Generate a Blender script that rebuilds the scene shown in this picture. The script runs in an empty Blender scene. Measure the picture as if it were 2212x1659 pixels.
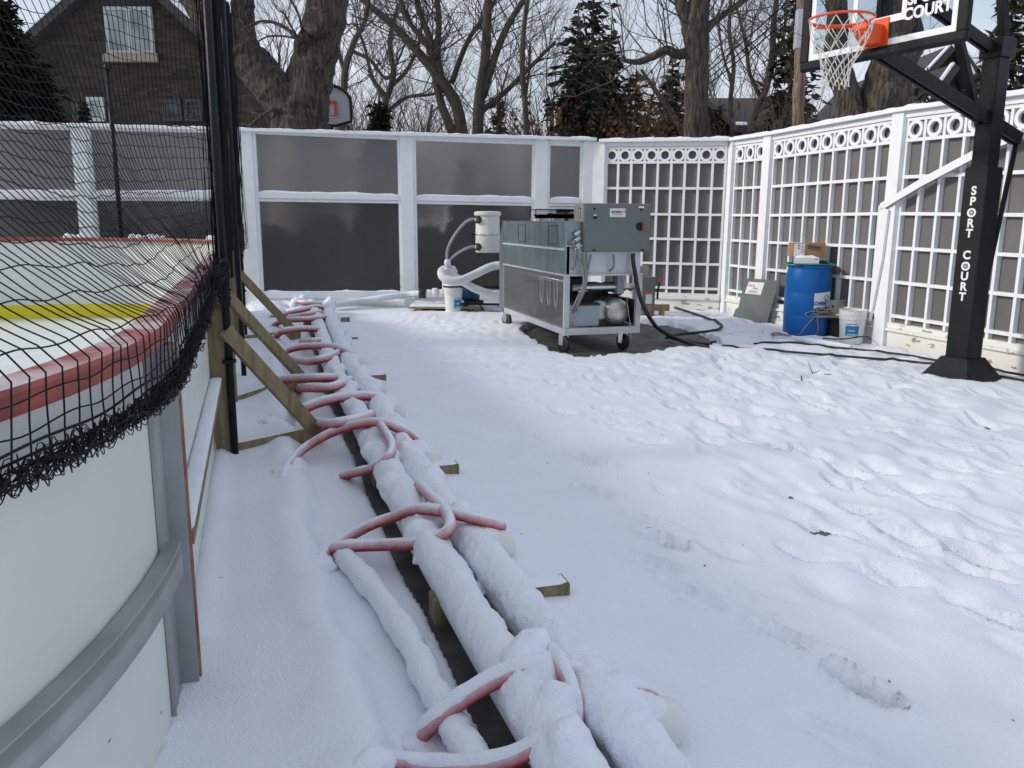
import bpy, bmesh, math, random
import numpy as np
from mathutils import Matrix, Vector, noise as mnoise

R = math.radians
scene = bpy.context.scene
COL = scene.collection

# ---------------------------------------------------------------- camera
F, TH, RO, HC = 1789.0, R(11.2), R(0.3), 1.37
cam = bpy.data.cameras.new('camera')
cam.sensor_width = 36.0
cam.lens = F / 2212 * 36.0
cam.clip_start = 0.02
cam.clip_end = 2000
cam_o = bpy.data.objects.new('camera', cam)
COL.objects.link(cam_o)
cam_o.matrix_world = Matrix.Translation((0, 0, HC)) @ Matrix.Rotation(R(90) - TH, 4, 'X') @ Matrix.Rotation(RO, 4, 'Z')
scene.camera = cam_o
scene.render.resolution_x, scene.render.resolution_y = 1024, 768

# ---------------------------------------------------------------- light
SUN_EL, SUN_AZ = R(27), R(-97)      # azimuth from +Y towards +X
world = bpy.data.worlds.new('World')
scene.world = world
world.use_nodes = True
nt = world.node_tree
nt.nodes.clear()
w_out = nt.nodes.new('ShaderNodeOutputWorld')
w_bg = nt.nodes.new('ShaderNodeBackground')
w_sky = nt.nodes.new('ShaderNodeTexSky')
w_sky.sky_type = 'NISHITA'
w_sky.sun_disc = False
w_sky.sun_elevation = SUN_EL
w_sky.sun_rotation = SUN_AZ
w_sky.air_density = 1.0
w_sky.dust_density = 2.0
w_tc = nt.nodes.new('ShaderNodeTexCoord')
w_map = nt.nodes.new('ShaderNodeMapping')
w_map.inputs['Scale'].default_value = (1.2, 1.2, 4.0)
w_no = nt.nodes.new('ShaderNodeTexNoise')
w_no.inputs['Scale'].default_value = 1.6
w_no.inputs['Detail'].default_value = 6
w_rmp = nt.nodes.new('ShaderNodeMapRange')
w_rmp.inputs['From Min'].default_value = 0.38
w_rmp.inputs['From Max'].default_value = 0.62
w_rmp.inputs['To Min'].default_value = 0.35
w_rmp.inputs['To Max'].default_value = 0.9
w_mix = nt.nodes.new('ShaderNodeMix')
w_mix.data_type = 'RGBA'
w_mix.inputs['B'].default_value = (5.7, 6.0, 6.7, 1)
nt.links.new(w_tc.outputs['Generated'], w_map.inputs['Vector'])
nt.links.new(w_map.outputs['Vector'], w_no.inputs['Vector'])
nt.links.new(w_no.outputs['Fac'], w_rmp.inputs['Value'])
nt.links.new(w_rmp.outputs['Result'], w_mix.inputs['Factor'])
nt.links.new(w_sky.outputs['Color'], w_mix.inputs['A'])
nt.links.new(w_mix.outputs['Result'], w_bg.inputs['Color'])
w_bg.inputs['Strength'].default_value = 0.13
nt.links.new(w_bg.outputs['Background'], w_out.inputs['Surface'])

sun = bpy.data.lights.new('sun', 'SUN')
sun.energy = 2.0
sun.angle = R(8)
sun.color = (1.0, 0.93, 0.83)
sun_o = bpy.data.objects.new('sun', sun)
COL.objects.link(sun_o)
SD = Vector((math.sin(SUN_AZ) * math.cos(SUN_EL), math.cos(SUN_AZ) * math.cos(SUN_EL), math.sin(SUN_EL)))
sun_o.rotation_euler = SD.to_track_quat('Z', 'Y').to_euler()
scene.view_settings.view_transform = 'Standard'
scene.view_settings.look = 'None'
scene.view_settings.exposure = 0.18
scene.view_settings.gamma = 1.0

# ---------------------------------------------------------------- survey helpers: photo position -> place in the yard
def ray(u, v):
    x, y = (u - 1106) / F, (829.5 - v) / F
    c, s = math.cos(RO), math.sin(RO)
    x, y = c * x - s * y, s * x + c * y
    return Vector((x, math.cos(TH) + y * math.sin(TH), y * math.cos(TH) - math.sin(TH)))
EYE = Vector((0, 0, HC))
def P(u, v, z=0.0):
    r = ray(u, v); return EYE + r * ((z - HC) / r.z)
def PY(u, v, Y):
    r = ray(u, v); return EYE + r * (Y / r.y)
def PP(u, v, o, d):      # on the vertical plane through o along horizontal d
    n = Vector((-d[1], d[0], 0)); r = ray(u, v)
    return EYE + r * ((Vector(o) - EYE).dot(n) / r.dot(n))

# ---------------------------------------------------------------- mesh helpers
class MB:
    def __init__(s): s.v = []; s.f = []
    def add(s, vs, fs):
        n = len(s.v); s.v += [tuple(p) for p in vs]; s.f += [tuple(i + n for i in f) for f in fs]; return s
    def xbox(s, o, a, b, c):
        o, a, b, c = map(Vector, (o, a, b, c))
        vs = [o, o + a, o + a + b, o + b, o + c, o + a + c, o + a + b + c, o + b + c]
        return s.add(vs, [(0, 3, 2, 1), (4, 5, 6, 7), (0, 1, 5, 4), (1, 2, 6, 5), (2, 3, 7, 6), (3, 0, 4, 7)])
    def box(s, x0, x1, y0, y1, z0, z1):
        return s.xbox((x0, y0, z0), (x1 - x0, 0, 0), (0, y1 - y0, 0), (0, 0, z1 - z0))
    def bar(s, p, q, w, h, up=(0, 0, 1)):       # rectangular bar centred on p-q
        p, q, up = Vector(p), Vector(q), Vector(up); d = (q - p).normalized()
        a = d.cross(up).normalized(); b = a.cross(d)
        return s.xbox(p - a * w / 2 - b * h / 2, q - p, a * w, b * h)
    def tube(s, pts, r, n=8, cap=True):
        pts = [Vector(p) for p in pts]; rs = r if isinstance(r, (list, tuple)) else [r] * len(pts)
        vs = []; ref = None
        for i, p in enumerate(pts):
            d = (pts[min(i + 1, len(pts) - 1)] - pts[max(i - 1, 0)])
            if d.length < 1e-9: d = Vector((0, 0, 1))
            d.normalize()
            if ref is None: ref = Vector((0, 0, 1)) if abs(d.z) < .9 else Vector((1, 0, 0))
            a = ref - d * ref.dot(d)
            if a.length < 1e-5: a = d.orthogonal()
            a.normalize(); ref = a; b = d.cross(a)
            for k in range(n):
                t = 2 * math.pi * k / n
                vs.append(p + (a * math.cos(t) + b * math.sin(t)) * rs[i])
        fs = [(i * n + k, i * n + (k + 1) % n, (i + 1) * n + (k + 1) % n, (i + 1) * n + k) for i in range(len(pts) - 1) for k in range(n)]
        if cap and n > 3: fs += [tuple(range(n))[::-1], tuple((len(pts) - 1) * n + k for k in range(n))]
        return s.add(vs, fs)
    def lathe(s, prof, c, n=32, ax=(0, 0, 1)):      # prof: (radius, height along ax)
        c = Vector(c); ax = Vector(ax).normalized(); a = ax.orthogonal().normalized(); b = ax.cross(a)
        vs = [c + ax * h + (a * math.cos(2 * math.pi * k / n) + b * math.sin(2 * math.pi * k / n)) * r for r, h in prof for k in range(n)]
        fs = [(i * n + k, i * n + (k + 1) % n, (i + 1) * n + (k + 1) % n, (i + 1) * n + k) for i in range(len(prof) - 1) for k in range(n)]
        if prof[0][0] > 1e-4: fs.append(tuple(range(n))[::-1])
        if prof[-1][0] > 1e-4: fs.append(tuple((len(prof) - 1) * n + k for k in range(n)))
        return s.add(vs, fs)
    def prism(s, pts, off):                     # closed outline + thickness vector
        off = Vector(off); n = len(pts); vs = [Vector(p) for p in pts]; vs += [p + off for p in vs]
        return s.add(vs, [tuple(range(n))[::-1], tuple(range(n, 2 * n))] + [(i, (i + 1) % n, n + (i + 1) % n, n + i) for i in range(n)])
    def blob(s, c, r, seed=0, amp=.15, n=10, sq=(1, 1, 1)):
        vs = []; fs = []; c = Vector(c)
        for i in range(n + 1):
            for k in range(2 * n):
                t = math.pi * i / n; p = math.pi * k / n
                d = Vector((math.sin(t) * math.cos(p), math.sin(t) * math.sin(p), math.cos(t)))
                q = r * (1 + amp * mnoise.noise(d * 2 + Vector((seed * 3.1, 0, 0))))
                vs.append(c + Vector((d.x * sq[0], d.y * sq[1], d.z * sq[2])) * q)
        for i in range(n):
            for k in range(2 * n):
                fs.append((i * 2 * n + k, (i + 1) * 2 * n + k, (i + 1) * 2 * n + (k + 1) % (2 * n), i * 2 * n + (k + 1) % (2 * n)))
        return s.add(vs, fs)
    def build(s, name, mat, parent=None, smooth=False, bevel=0, kind=None, label=None, auto=False):
        me = bpy.data.meshes.new(name); me.from_pydata(s.v, [], s.f); me.update()
        o = bpy.data.objects.new(name, me); COL.objects.link(o)
        if mat: me.materials.append(mat)
        if auto:
            bm = bmesh.new(); bm.from_mesh(me); bmesh.ops.remove_doubles(bm, verts=bm.verts, dist=1e-5)
            bmesh.ops.recalc_face_normals(bm, faces=bm.faces)
            for e in bm.edges: e.smooth = not (len(e.link_faces) == 2 and e.calc_face_angle(0) > R(38))
            bm.to_mesh(me); bm.free(); smooth = True
        if smooth: me.polygons.foreach_set('use_smooth', [True] * len(me.polygons))
        if bevel:
            m = o.modifiers.new('bevel', 'BEVEL'); m.width = bevel; m.segments = 2; m.limit_method = 'ANGLE'; m.harden_normals = False
        if parent:
            o.parent = parent; o.matrix_parent_inverse = Matrix.Translation(Vector(parent.get('_w', parent.location))).inverted()
        if kind: o['kind'] = kind
        if label: o['label'] = label
        return o
TEX = {}
for _n, _s in (('crumble', .018), ('clump', .09)):
    TEX[_n] = bpy.data.textures.new(_n, 'CLOUDS'); TEX[_n].noise_scale = _s; TEX[_n].noise_depth = 2
def snowify(o, vox=.014, it=4):
    m = o.modifiers.new('fuse', 'REMESH'); m.mode = 'VOXEL'; m.voxel_size = vox; m.use_smooth_shade = True
    m = o.modifiers.new('soft', 'SMOOTH'); m.iterations = it; m.factor = .6
    if vox > .009:
        for tx, st in (('crumble', .011), ('clump', .022)):
            m = o.modifiers.new(tx, 'DISPLACE'); m.texture = TEX[tx]; m.texture_coords = 'GLOBAL'; m.strength = st; m.mid_level = .5
    return o
def thing(name, label, cat, loc=(0, 0, 0), group=None):
    o = bpy.data.objects.new(name, None); COL.objects.link(o); o.location = loc; o.empty_display_size = .1
    o['label'] = label; o['category'] = cat
    if group: o['group'] = group
    return o
def tag(o, label, cat, group=None):
    o['label'] = label; o['category'] = cat
    if group: o['group'] = group
    return o
def dup(root, delta, label):
    r = root.copy(); COL.objects.link(r); r.location = root.location + Vector(delta); r['label'] = label
    for ch in list(root.children):
        c = ch.copy(); COL.objects.link(c); c.parent = r
        for g in list(ch.children):
            d = g.copy(); COL.objects.link(d); d.parent = c
    return r
def spline(pts, k=8):
    pts = [Vector(p) for p in pts]; q = [2 * pts[0] - pts[1]] + pts + [2 * pts[-1] - pts[-2]]; out = []
    for i in range(1, len(q) - 2):
        for j in range(k):
            t = j / k; a, b, c, d = q[i - 1:i + 3]
            out.append(.5 * ((2 * b) + (c - a) * t + (2 * a - 5 * b + 4 * c - d) * t * t + (3 * b - a - 3 * c + d) * t ** 3))
    return out + [pts[-1]]
def text(body, size, o, ex, ey, mat, parent, name='lettering', off=.0, depth=.001, align='CENTER', shear=0):
    cu = bpy.data.curves.new('t', 'FONT'); cu.body = body; cu.size = size; cu.align_x = align; cu.align_y = 'CENTER'
    cu.offset = off; cu.extrude = depth; cu.shear = shear; cu.space_line = .9
    t = bpy.data.objects.new('t', cu); COL.objects.link(t)
    me = bpy.data.meshes.new_from_object(t.evaluated_get(bpy.context.evaluated_depsgraph_get()))
    bpy.data.objects.remove(t); bpy.data.curves.remove(cu)
    ex, ey = Vector(ex).normalized(), Vector(ey).normalized(); ez = ex.cross(ey)
    M = Matrix(((ex.x, ey.x, ez.x, o[0]), (ex.y, ey.y, ez.y, o[1]), (ex.z, ey.z, ez.z, o[2]), (0, 0, 0, 1)))
    me.transform(M); me.materials.clear(); me.materials.append(mat)
    ob = bpy.data.objects.new(name, me); COL.objects.link(ob)
    if parent: ob.parent = parent; ob.matrix_parent_inverse = Matrix.Translation(Vector(parent.get('_w', parent.location))).inverted()
    return ob

# ---------------------------------------------------------------- materials
def mat(name, col, rough=.6, metal=0, var=.12, scale=6, bump=.0, bscale=60, trans=0, ior=1.45, col2=None, spec=.5, stretch=None, coat=0, sharp=None, detail=5, bdist=.01):
    m = bpy.data.materials.new(name); m.use_nodes = True; t = m.node_tree; b = t.nodes['Principled BSDF']
    b.inputs['Roughness'].default_value = rough; b.inputs['Metallic'].default_value = metal
    b.inputs['Transmission Weight'].default_value = trans; b.inputs['IOR'].default_value = ior
    b.inputs['Specular IOR Level'].default_value = spec; b.inputs['Coat Weight'].default_value = coat
    tc = t.nodes.new('ShaderNodeTexCoord'); mp = t.nodes.new('ShaderNodeMapping')
    if stretch: mp.inputs['Scale'].default_value = stretch
    t.links.new(tc.outputs['Object'], mp.inputs['Vector'])
    n = t.nodes.new('ShaderNodeTexNoise'); n.inputs['Scale'].default_value = scale; n.inputs['Detail'].default_value = detail
    t.links.new(mp.outputs['Vector'], n.inputs['Vector'])
    rp = t.nodes.new('ShaderNodeValToRGB')
    c2 = col2 or tuple(min(1, c * (1 + var)) for c in col)
    c1 = col if col2 else tuple(c * (1 - var) for c in col)
    lo, hi = sharp or (.35, .65)
    rp.color_ramp.elements[0].position = lo; rp.color_ramp.elements[1].position = hi
    rp.color_ramp.elements[0].color = (*c1, 1); rp.color_ramp.elements[1].color = (*c2, 1)
    t.links.new(n.outputs['Fac'], rp.inputs['Fac']); t.links.new(rp.outputs['Color'], b.inputs['Base Color'])
    if bump:
        n2 = t.nodes.new('ShaderNodeTexNoise'); n2.inputs['Scale'].default_value = bscale; n2.inputs['Detail'].default_value = 4
        t.links.new(mp.outputs['Vector'], n2.inputs['Vector'])
        bu = t.nodes.new('ShaderNodeBump'); bu.inputs['Strength'].default_value = bump; bu.inputs['Distance'].default_value = bdist
        t.links.new(n2.outputs['Fac'], bu.inputs['Height']); t.links.new(bu.outputs['Normal'], b.inputs['Normal'])
    return m
def frost(m, lo=.15, hi=.75, sn=(.80, .83, .88), nscale=25, namp=.5):      # powder snow caught on upward faces of a thing
    t = m.node_tree; b = t.nodes['Principled BSDF']; src = b.inputs['Base Color'].links[0].from_socket
    g = t.nodes.new('ShaderNodeNewGeometry'); sx = t.nodes.new('ShaderNodeSeparateXYZ'); t.links.new(g.outputs['Normal'], sx.inputs[0])
    n = t.nodes.new('ShaderNodeTexNoise'); n.inputs['Scale'].default_value = nscale; n.inputs['Detail'].default_value = 6
    tc = t.nodes.new('ShaderNodeTexCoord'); t.links.new(tc.outputs['Object'], n.inputs['Vector'])
    a = t.nodes.new('ShaderNodeMath'); a.operation = 'MULTIPLY_ADD'; a.inputs[1].default_value = namp; a.inputs[2].default_value = -namp / 2
    t.links.new(n.outputs['Fac'], a.inputs[0])
    ad = t.nodes.new('ShaderNodeMath'); ad.operation = 'ADD'; t.links.new(a.outputs[0], ad.inputs[0]); t.links.new(sx.outputs['Z'], ad.inputs[1])
    mr = t.nodes.new('ShaderNodeMapRange'); mr.inputs['From Min'].default_value = lo; mr.inputs['From Max'].default_value = hi
    t.links.new(ad.outputs[0], mr.inputs['Value'])
    mx = t.nodes.new('ShaderNodeMix'); mx.data_type = 'RGBA'; mx.inputs['B'].default_value = (*sn, 1)
    t.links.new(mr.outputs['Result'], mx.inputs['Factor']); t.links.new(src, mx.inputs['A']); t.links.new(mx.outputs['Result'], b.inputs['Base Color'])
    return m
M = {}
M['snow'] = mat('snow', (.80, .835, .90), .75, var=.02, scale=3, bump=.55, bscale=110, spec=.2)
M['snow_ice'] = mat('old_snow', (.74, .79, .86), .6, var=.05, scale=12, bump=.5, bscale=60, spec=.3)
M['court'] = mat('court_surface', (.05, .048, .045), .55, var=.5, scale=5, bump=.2, col2=(.145, .135, .125))
M['ice'] = mat('rink_ice', (.80, .86, .88), .22, var=.03, scale=2)
M['white'] = mat('white_paint', (.80, .82, .84), .5, var=.03, scale=9, bump=.08, bscale=120)
M['chip'] = mat('chipped_paint', (.80, .80, .76), .65, scale=7, col2=(.33, .27, .2), sharp=(.60, .66), stretch=(1, 1, 3.2), bump=.2, detail=9)
M['pane'] = mat('frosted_pane', (.90, .89, .90), .32, var=.02, trans=.965, ior=1.22, spec=.3)
M['pane_u'] = mat('frosted_pane_lit', (.93, .92, .93), .36, var=.02, trans=.905, ior=1.25, spec=.3)  # copy of the frosted pane, skylight on the upper row put into its colour
M['pane2'] = mat('grey_panel', (.145, .143, .140), .45, var=.12, scale=1.1, spec=.35)
M['board'] = mat('board_plastic', (.68, .70, .66), .38, scale=2.2, spec=.4, col2=(.75, .77, .73), bump=.03, bscale=8)
M['lap'] = mat('board_lap', (.72, .76, .74), .34, var=.02)
M['ink_soft'] = mat('scuff', (.22, .23, .24), .7, var=.3, scale=60)
M['cap_red'] = frost(mat('red_cap', (.33, .075, .058), .5, var=.2, scale=8), .90, 1.25, nscale=7, namp=.9)
M['yellow'] = mat('yellow_kick', (.75, .62, .02), .4, var=.05)
M['alum'] = mat('aluminium', (.40, .41, .42), .55, .75, var=.12, scale=5, bump=.05, bscale=30)
M['galv'] = mat('galvanised_steel', (.24, .30, .32), .38, .75, var=.16, scale=6, stretch=(1, 1, .5))
M['galv_lt'] = mat('pale_metal', (.52, .55, .57), .45, .35, var=.06, scale=5)
M['steel'] = mat('bright_steel', (.62, .62, .62), .28, 1, var=.08)
M['wood'] = mat('treated_wood', (.15, .115, .055), .75, col2=(.27, .21, .12), scale=5, stretch=(6, 6, .6), bump=.3, bscale=40)
M['wood_f'] = frost(mat('frosted_wood', (.17, .135, .07), .75, col2=(.28, .22, .125), scale=5, stretch=(6, 6, 1), bump=.3, bscale=40), .75, .95, nscale=30, namp=.25)
M['redwood'] = mat('red_edge', (.30, .12, .08), .7, col2=(.42, .24, .17), scale=14)
M['black'] = mat('black_paint', (.008, .009, .011), .45, var=.3, scale=10, spec=.3)
M['pad'] = mat('black_vinyl', (.008, .009, .010), .6, spec=.3, var=.25, scale=3, bump=.1, bscale=200)
M['net'] = mat('black_twine', (.008, .008, .010), .9, var=.3)
M['rubber'] = mat('black_rubber', (.018, .018, .019), .55, var=.3)
M['hose_red'] = frost(mat('red_hose', (.34, .016, .022), .5, var=.2, scale=9), -.50, .85, sn=(.70, .56, .61), nscale=34, namp=.8)
M['greybox'] = mat('grey_enamel', (.15, .168, .165), .42, var=.04, scale=3)
M['greybox_l'] = mat('grey_enamel_side', (.25, .25, .23), .5, var=.05)
M['ltbox'] = mat('light_grey_enamel', (.34, .38, .42), .45, var=.04)
M['dark'] = mat('dark_machinery', (.03, .03, .03), .6, var=.5, scale=14)
M['conduit'] = mat('grey_conduit', (.20, .21, .22), .5, var=.1)
M['foam'] = mat('white_pipe_insulation', (.62, .65, .66), .6, var=.05, scale=9, bump=.1)
M['pvc'] = mat('white_pvc', (.72, .73, .72), .4, var=.04)
M['tank'] = mat('tank_plastic', (.66, .66, .63), .45, var=.04)
M['label_w'] = mat('white_label', (.75, .76, .76), .5, var=.02)
M['label_b'] = mat('blue_label', (.01, .22, .48), .45, var=.08)
M['ink'] = mat('dark_ink', (.03, .03, .05), .6)
M['ink_red'] = mat('red_ink', (.5, .05, .04), .6)
M['ink_blue'] = mat('blue_ink', (.02, .08, .38), .6)
M['blue'] = mat('blue_barrel', (.003, .10, .36), .38, var=.08, scale=3, spec=.4)
M['pumpblue'] = mat('blue_motor', (.01, .08, .22), .4, var=.1)
M['card'] = mat('cardboard', (.33, .20, .10), .8, var=.08, scale=12)
M['orange'] = mat('orange_enamel', (.72, .085, .015), .4, var=.06)
M['twine_w'] = mat('white_twine', (.72, .72, .68), .8, var=.05)
M['green'] = mat('green_hose', (.01, .28, .18), .4)
M['copper'] = mat('brown_fitting', (.22, .06, .03), .5)
M['wire'] = mat('grey_wire', (.32, .29, .24), .6)
M['glassy'] = mat('backboard_glass', (.72, .78, .80), .03, trans=1, ior=1.02, var=.0, spec=.5)
M['bark'] = mat('tree_bark', (.030, .025, .019), .9, col2=(.115, .096, .078), scale=7, stretch=(3.2, 3.2, .45), bump=1.0, bscale=9, sharp=(.38, .62), detail=9, bdist=.07)
M['bark2'] = mat('grey_bark', (.038, .032, .026), .9, col2=(.095, .08, .066), scale=9, stretch=(3, 3, .5), bump=.8, bscale=14, bdist=.03)
M['twig'] = mat('bare_twigs', (.062, .046, .042), .9, col2=(.11, .085, .078), scale=3)
M['twig_b'] = mat('brown_brush', (.10, .066, .05), .9, col2=(.055, .05, .035), scale=2)
M['birch'] = mat('birch_bark', (.30, .27, .23), .8, col2=(.12, .1, .09), scale=9)
M['needle'] = mat('dark_needles', (.020, .028, .016), .8, col2=(.065, .075, .045), scale=2.5, spec=.2)
M['needle2'] = mat('arborvitae_foliage', (.008, .014, .006), .85, col2=(.026, .034, .014), scale=5, spec=.15)
M['rust'] = mat('dead_leaves', (.16, .055, .02), .9, col2=(.09, .04, .02), scale=3)
M['shingle'] = mat('roof_shingle', (.035, .033, .034), .9, col2=(.075, .07, .07), scale=18, stretch=(1, 1, 4))
M['winglass'] = mat('window_glass', (.16, .19, .20), .10, col2=(.30, .34, .35), scale=1.5, spec=.8, metal=.2)
M['winglass_dk'] = mat('dark_window_glass', (.02, .025, .028), .10, col2=(.10, .12, .13), scale=2.5, spec=.8)
M['wintrim_dk'] = mat('dark_window_trim', (.05, .045, .04), .6)
M['wintrim'] = mat('window_trim', (.45, .52, .48), .6, var=.05)
M['stonetrim'] = mat('stone_sill', (.30, .27, .20), .8, var=.12)

def stone_mat():
    m = bpy.data.materials.new('coursed_stone'); m.use_nodes = True; t = m.node_tree; b = t.nodes['Principled BSDF']; b.inputs['Roughness'].default_value = .9
    tc = t.nodes.new('ShaderNodeTexCoord'); mp = t.nodes.new('ShaderNodeMapping'); mp.inputs['Rotation'].default_value = (R(90), 0, 0)
    br = t.nodes.new('ShaderNodeTexBrick'); br.inputs['Scale'].default_value = 2.2; br.inputs['Row Height'].default_value = .22; br.inputs['Brick Width'].default_value = .9
    br.inputs['Color1'].default_value = (.030, .025, .018, 1); br.inputs['Color2'].default_value = (.080, .066, .048, 1); br.inputs['Mortar'].default_value = (.05, .043, .034, 1)
    br.inputs['Mortar Size'].default_value = .02; br.offset = .37; br.squash = .7; br.squash_frequency = 3
    n = t.nodes.new('ShaderNodeTexNoise'); n.inputs['Scale'].default_value = 1.3
    mx = t.nodes.new('ShaderNodeMix'); mx.data_type = 'RGBA'; mx.blend_type = 'MULTIPLY'; mx.inputs['Factor'].default_value = .7
    t.links.new(tc.outputs['Object'], mp.inputs['Vector']); t.links.new(mp.outputs['Vector'], br.inputs['Vector']); t.links.new(tc.outputs['Object'], n.inputs['Vector'])
    t.links.new(br.outputs['Color'], mx.inputs['A']); t.links.new(n.outputs['Fac'], mx.inputs['B']); t.links.new(mx.outputs['Result'], b.inputs['Base Color'])
    bu = t.nodes.new('ShaderNodeBump'); bu.inputs['Strength'].default_value = .8; t.links.new(br.outputs['Fac'], bu.inputs['Height']); bu.invert = True; t.links.new(bu.outputs['Normal'], b.inputs['Normal'])
    return m
M['stone'] = stone_mat()

def mesh_mat():      # perforated metal: real holes through alpha on the panel
    m = mat('perforated_metal', (.30, .31, .30), .45, .6, var=.1); t = m.node_tree; b = t.nodes['Principled BSDF']
    tc = t.nodes.new('ShaderNodeTexCoord'); sx = t.nodes.new('ShaderNodeSeparateXYZ'); t.links.new(tc.outputs['Object'], sx.inputs[0])
    def wv(sock, k, ph=0):
        a = t.nodes.new('ShaderNodeMath'); a.operation = 'MULTIPLY_ADD'; a.inputs[1].default_value = k; a.inputs[2].default_value = ph
        t.links.new(sock, a.inputs[0]); c = t.nodes.new('ShaderNodeMath'); c.operation = 'SINE'; t.links.new(a.outputs[0], c.inputs[0]); return c.outputs[0]
    p = t.nodes.new('ShaderNodeMath'); p.operation = 'MULTIPLY'
    t.links.new(wv(sx.outputs['Y'], 260), p.inputs[0]); t.links.new(wv(sx.outputs['Z'], 330), p.inputs[1])
    g = t.nodes.new('ShaderNodeMath'); g.operation = 'LESS_THAN'; g.inputs[1].default_value = -.02; t.links.new(p.outputs[0], g.inputs[0])
    t.links.new(g.outputs[0], b.inputs['Alpha'])
    return m
M['perf'] = mesh_mat()
# ================================================================ rink path
RD = Vector((-.296, .955, 0)).normalized(); RE = Vector((RD.y, -RD.x, 0))
RT = Vector((-.94, 2.15, 0)); RR = 2.4; RL = 8.2
def path(s, b=0.0, z=0.0):
    if s < 0:
        c = RT - RE * RR; a = -s / RR
        if a > math.pi / 2:
            n = -RD; q = c - RD * RR - RE * ((a - math.pi / 2) * RR)
        else:
            n = RE * math.cos(a) - RD * math.sin(a); q = c + n * RR
    elif s <= RL: n = RE; q = RT + RD * s
    else:
        c = RT + RD * RL - RE * RR; a = (s - RL) / RR
        if a > math.pi / 2:
            n = RD; q = c + RD * RR - RE * ((a - math.pi / 2) * RR)
        else:
            n = RE * math.cos(a) + RD * math.sin(a); q = c + n * RR
    return q + n * b + Vector((0, 0, z))
def srange(a, b, st): n = max(1, int(abs(b - a) / st)); return [a + (b - a) * i / n for i in range(n + 1)]
def sweep(mb, s0, s1, b0, b1, z0, z1, st=.12):
    ss = srange(s0, s1, st); vs = []
    for s in ss: vs += [path(s, b0, z0), path(s, b1, z0), path(s, b1, z1), path(s, b0, z1)]
    fs = [(4 * i + k, 4 * i + (k + 1) % 4, 4 * i + 4 + (k + 1) % 4, 4 * i + 4 + k) for i in range(len(ss) - 1) for k in range(4)]
    fs += [(0, 3, 2, 1), tuple(4 * (len(ss) - 1) + k for k in range(4))]
    return mb.add(vs, fs)

# ================================================================ header pipe centre lines (needed by the snow sheet)
HZ = .15
HA = [P(u, v, HZ) for u, v in ((1247, 1657), (1186, 1579), (1041, 1345), (967, 1227), (876, 1083), (849, 1028), (789, 919), (753, 848), (719, 796), (682, 679))]
HB = [P(u, v, HZ) for u, v in ((1422, 1657), (1364, 1579), (1159, 1345), (1079, 1227), (972, 1110), (909, 1028), (802, 848), (760, 796), (716, 692), (704, 655))]
def fitline(ps):
    ys = np.array([p.y for p in ps]); xs = np.array([p.x for p in ps]); k, c = np.polyfit(ys, xs, 1); return k, c
def mkline(ps):
    q = sorted((p.y, p.x) for p in ps); ya = [a for a, b in q]; xa = [b for a, b in q]
    k0 = (xa[3] - xa[0]) / (ya[3] - ya[0]); ya = [ya[0] - 2] + ya + [ya[-1] + 2]; xa = [xa[0] - 2 * k0] + xa; k1 = (xa[-1] - xa[-4]) / (ya[-2] - ya[-5]); xa = xa + [xa[-1] + 2 * k1]
    yy = np.linspace(ya[0], ya[-1], 400); xx = np.interp(yy, ya, xa); ker = np.ones(31) / 31; xp = np.concatenate([xx[0] - (np.arange(15, 0, -1)) * (xx[1] - xx[0]), xx, xx[-1] + np.arange(1, 16) * (xx[-1] - xx[-2])]); xs2 = np.convolve(xp, ker, 'valid')
    return lambda y: np.interp(y, yy, xs2)
fA_, fB_ = mkline(HA), mkline(HB)
def hA(y, z=HZ): return Vector((float(fA_(y)), y, z))
def hB(y, z=HZ): return Vector((float(fB_(y)), y, z))

# ================================================================ snow ground
rng = np.random.RandomState(4)
def vnoise(x, y, sc, seed=0):
    r = np.random.RandomState(seed).rand(128, 128)
    x = x / sc + 31.7; y = y / sc + 17.3
    xi = np.floor(x).astype(int); yi = np.floor(y).astype(int); fx = x - xi; fy = y - yi
    fx = fx * fx * (3 - 2 * fx); fy = fy * fy * (3 - 2 * fy)
    g = lambda a, b: r[a % 128, b % 128]
    return (g(xi, yi) * (1 - fx) + g(xi + 1, yi) * fx) * (1 - fy) + (g(xi, yi + 1) * (1 - fx) + g(xi + 1, yi + 1) * fx) * fy - .5
def sstep(a, b, x): t = np.clip((x - a) / (b - a), 0, 1); return t * t * (3 - 2 * t)
ys = [.55]
while ys[-1] < 14.3: ys.append(ys[-1] * 1.0085)
ys = np.array(ys); xs = np.arange(-5.2, 6.2, .0185)
X, Y = np.meshgrid(xs, ys)
def seg_poly_mask(poly):
    m = np.zeros_like(X, bool); n = len(poly)
    for i in range(n):
        x1, y1 = poly[i]; x2, y2 = poly[(i + 1) % n]
        c = ((y1 > Y) != (y2 > Y)); xx = (x2 - x1) * (Y - y1) / (y2 - y1 + 1e-12) + x1; m ^= c & (X < xx)
    return m
H = vnoise(X, Y, 1.6, 1) * .035 + vnoise(X, Y, .5, 2) * .010
lump = sstep(.1, 1.2, X - (.45 + .05 * Y)) * sstep(1.2, 2.2, Y) * sstep(13, 10.5, Y)
ang = R(38); xr = X * math.cos(ang) + Y * math.sin(ang); yr = -X * math.sin(ang) + Y * math.cos(ang)
smooth_r = 1 - .75 * sstep(2.6, 4.0, X - .12 * Y) * sstep(8, 6, Y)
H += lump * smooth_r * (vnoise(yr, xr, .20, 5) * vnoise(yr * .7, xr * .6, .5, 6) * .075 + vnoise(yr, xr * .55, .13, 7) * .032 + vnoise(yr, xr * .38, .26, 8) * .050)
_a0, _a1 = P(1400, 940), P(1640, 1060); _ad = (_a1 - _a0); _ad.z = 0; _ad.normalize()
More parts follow.
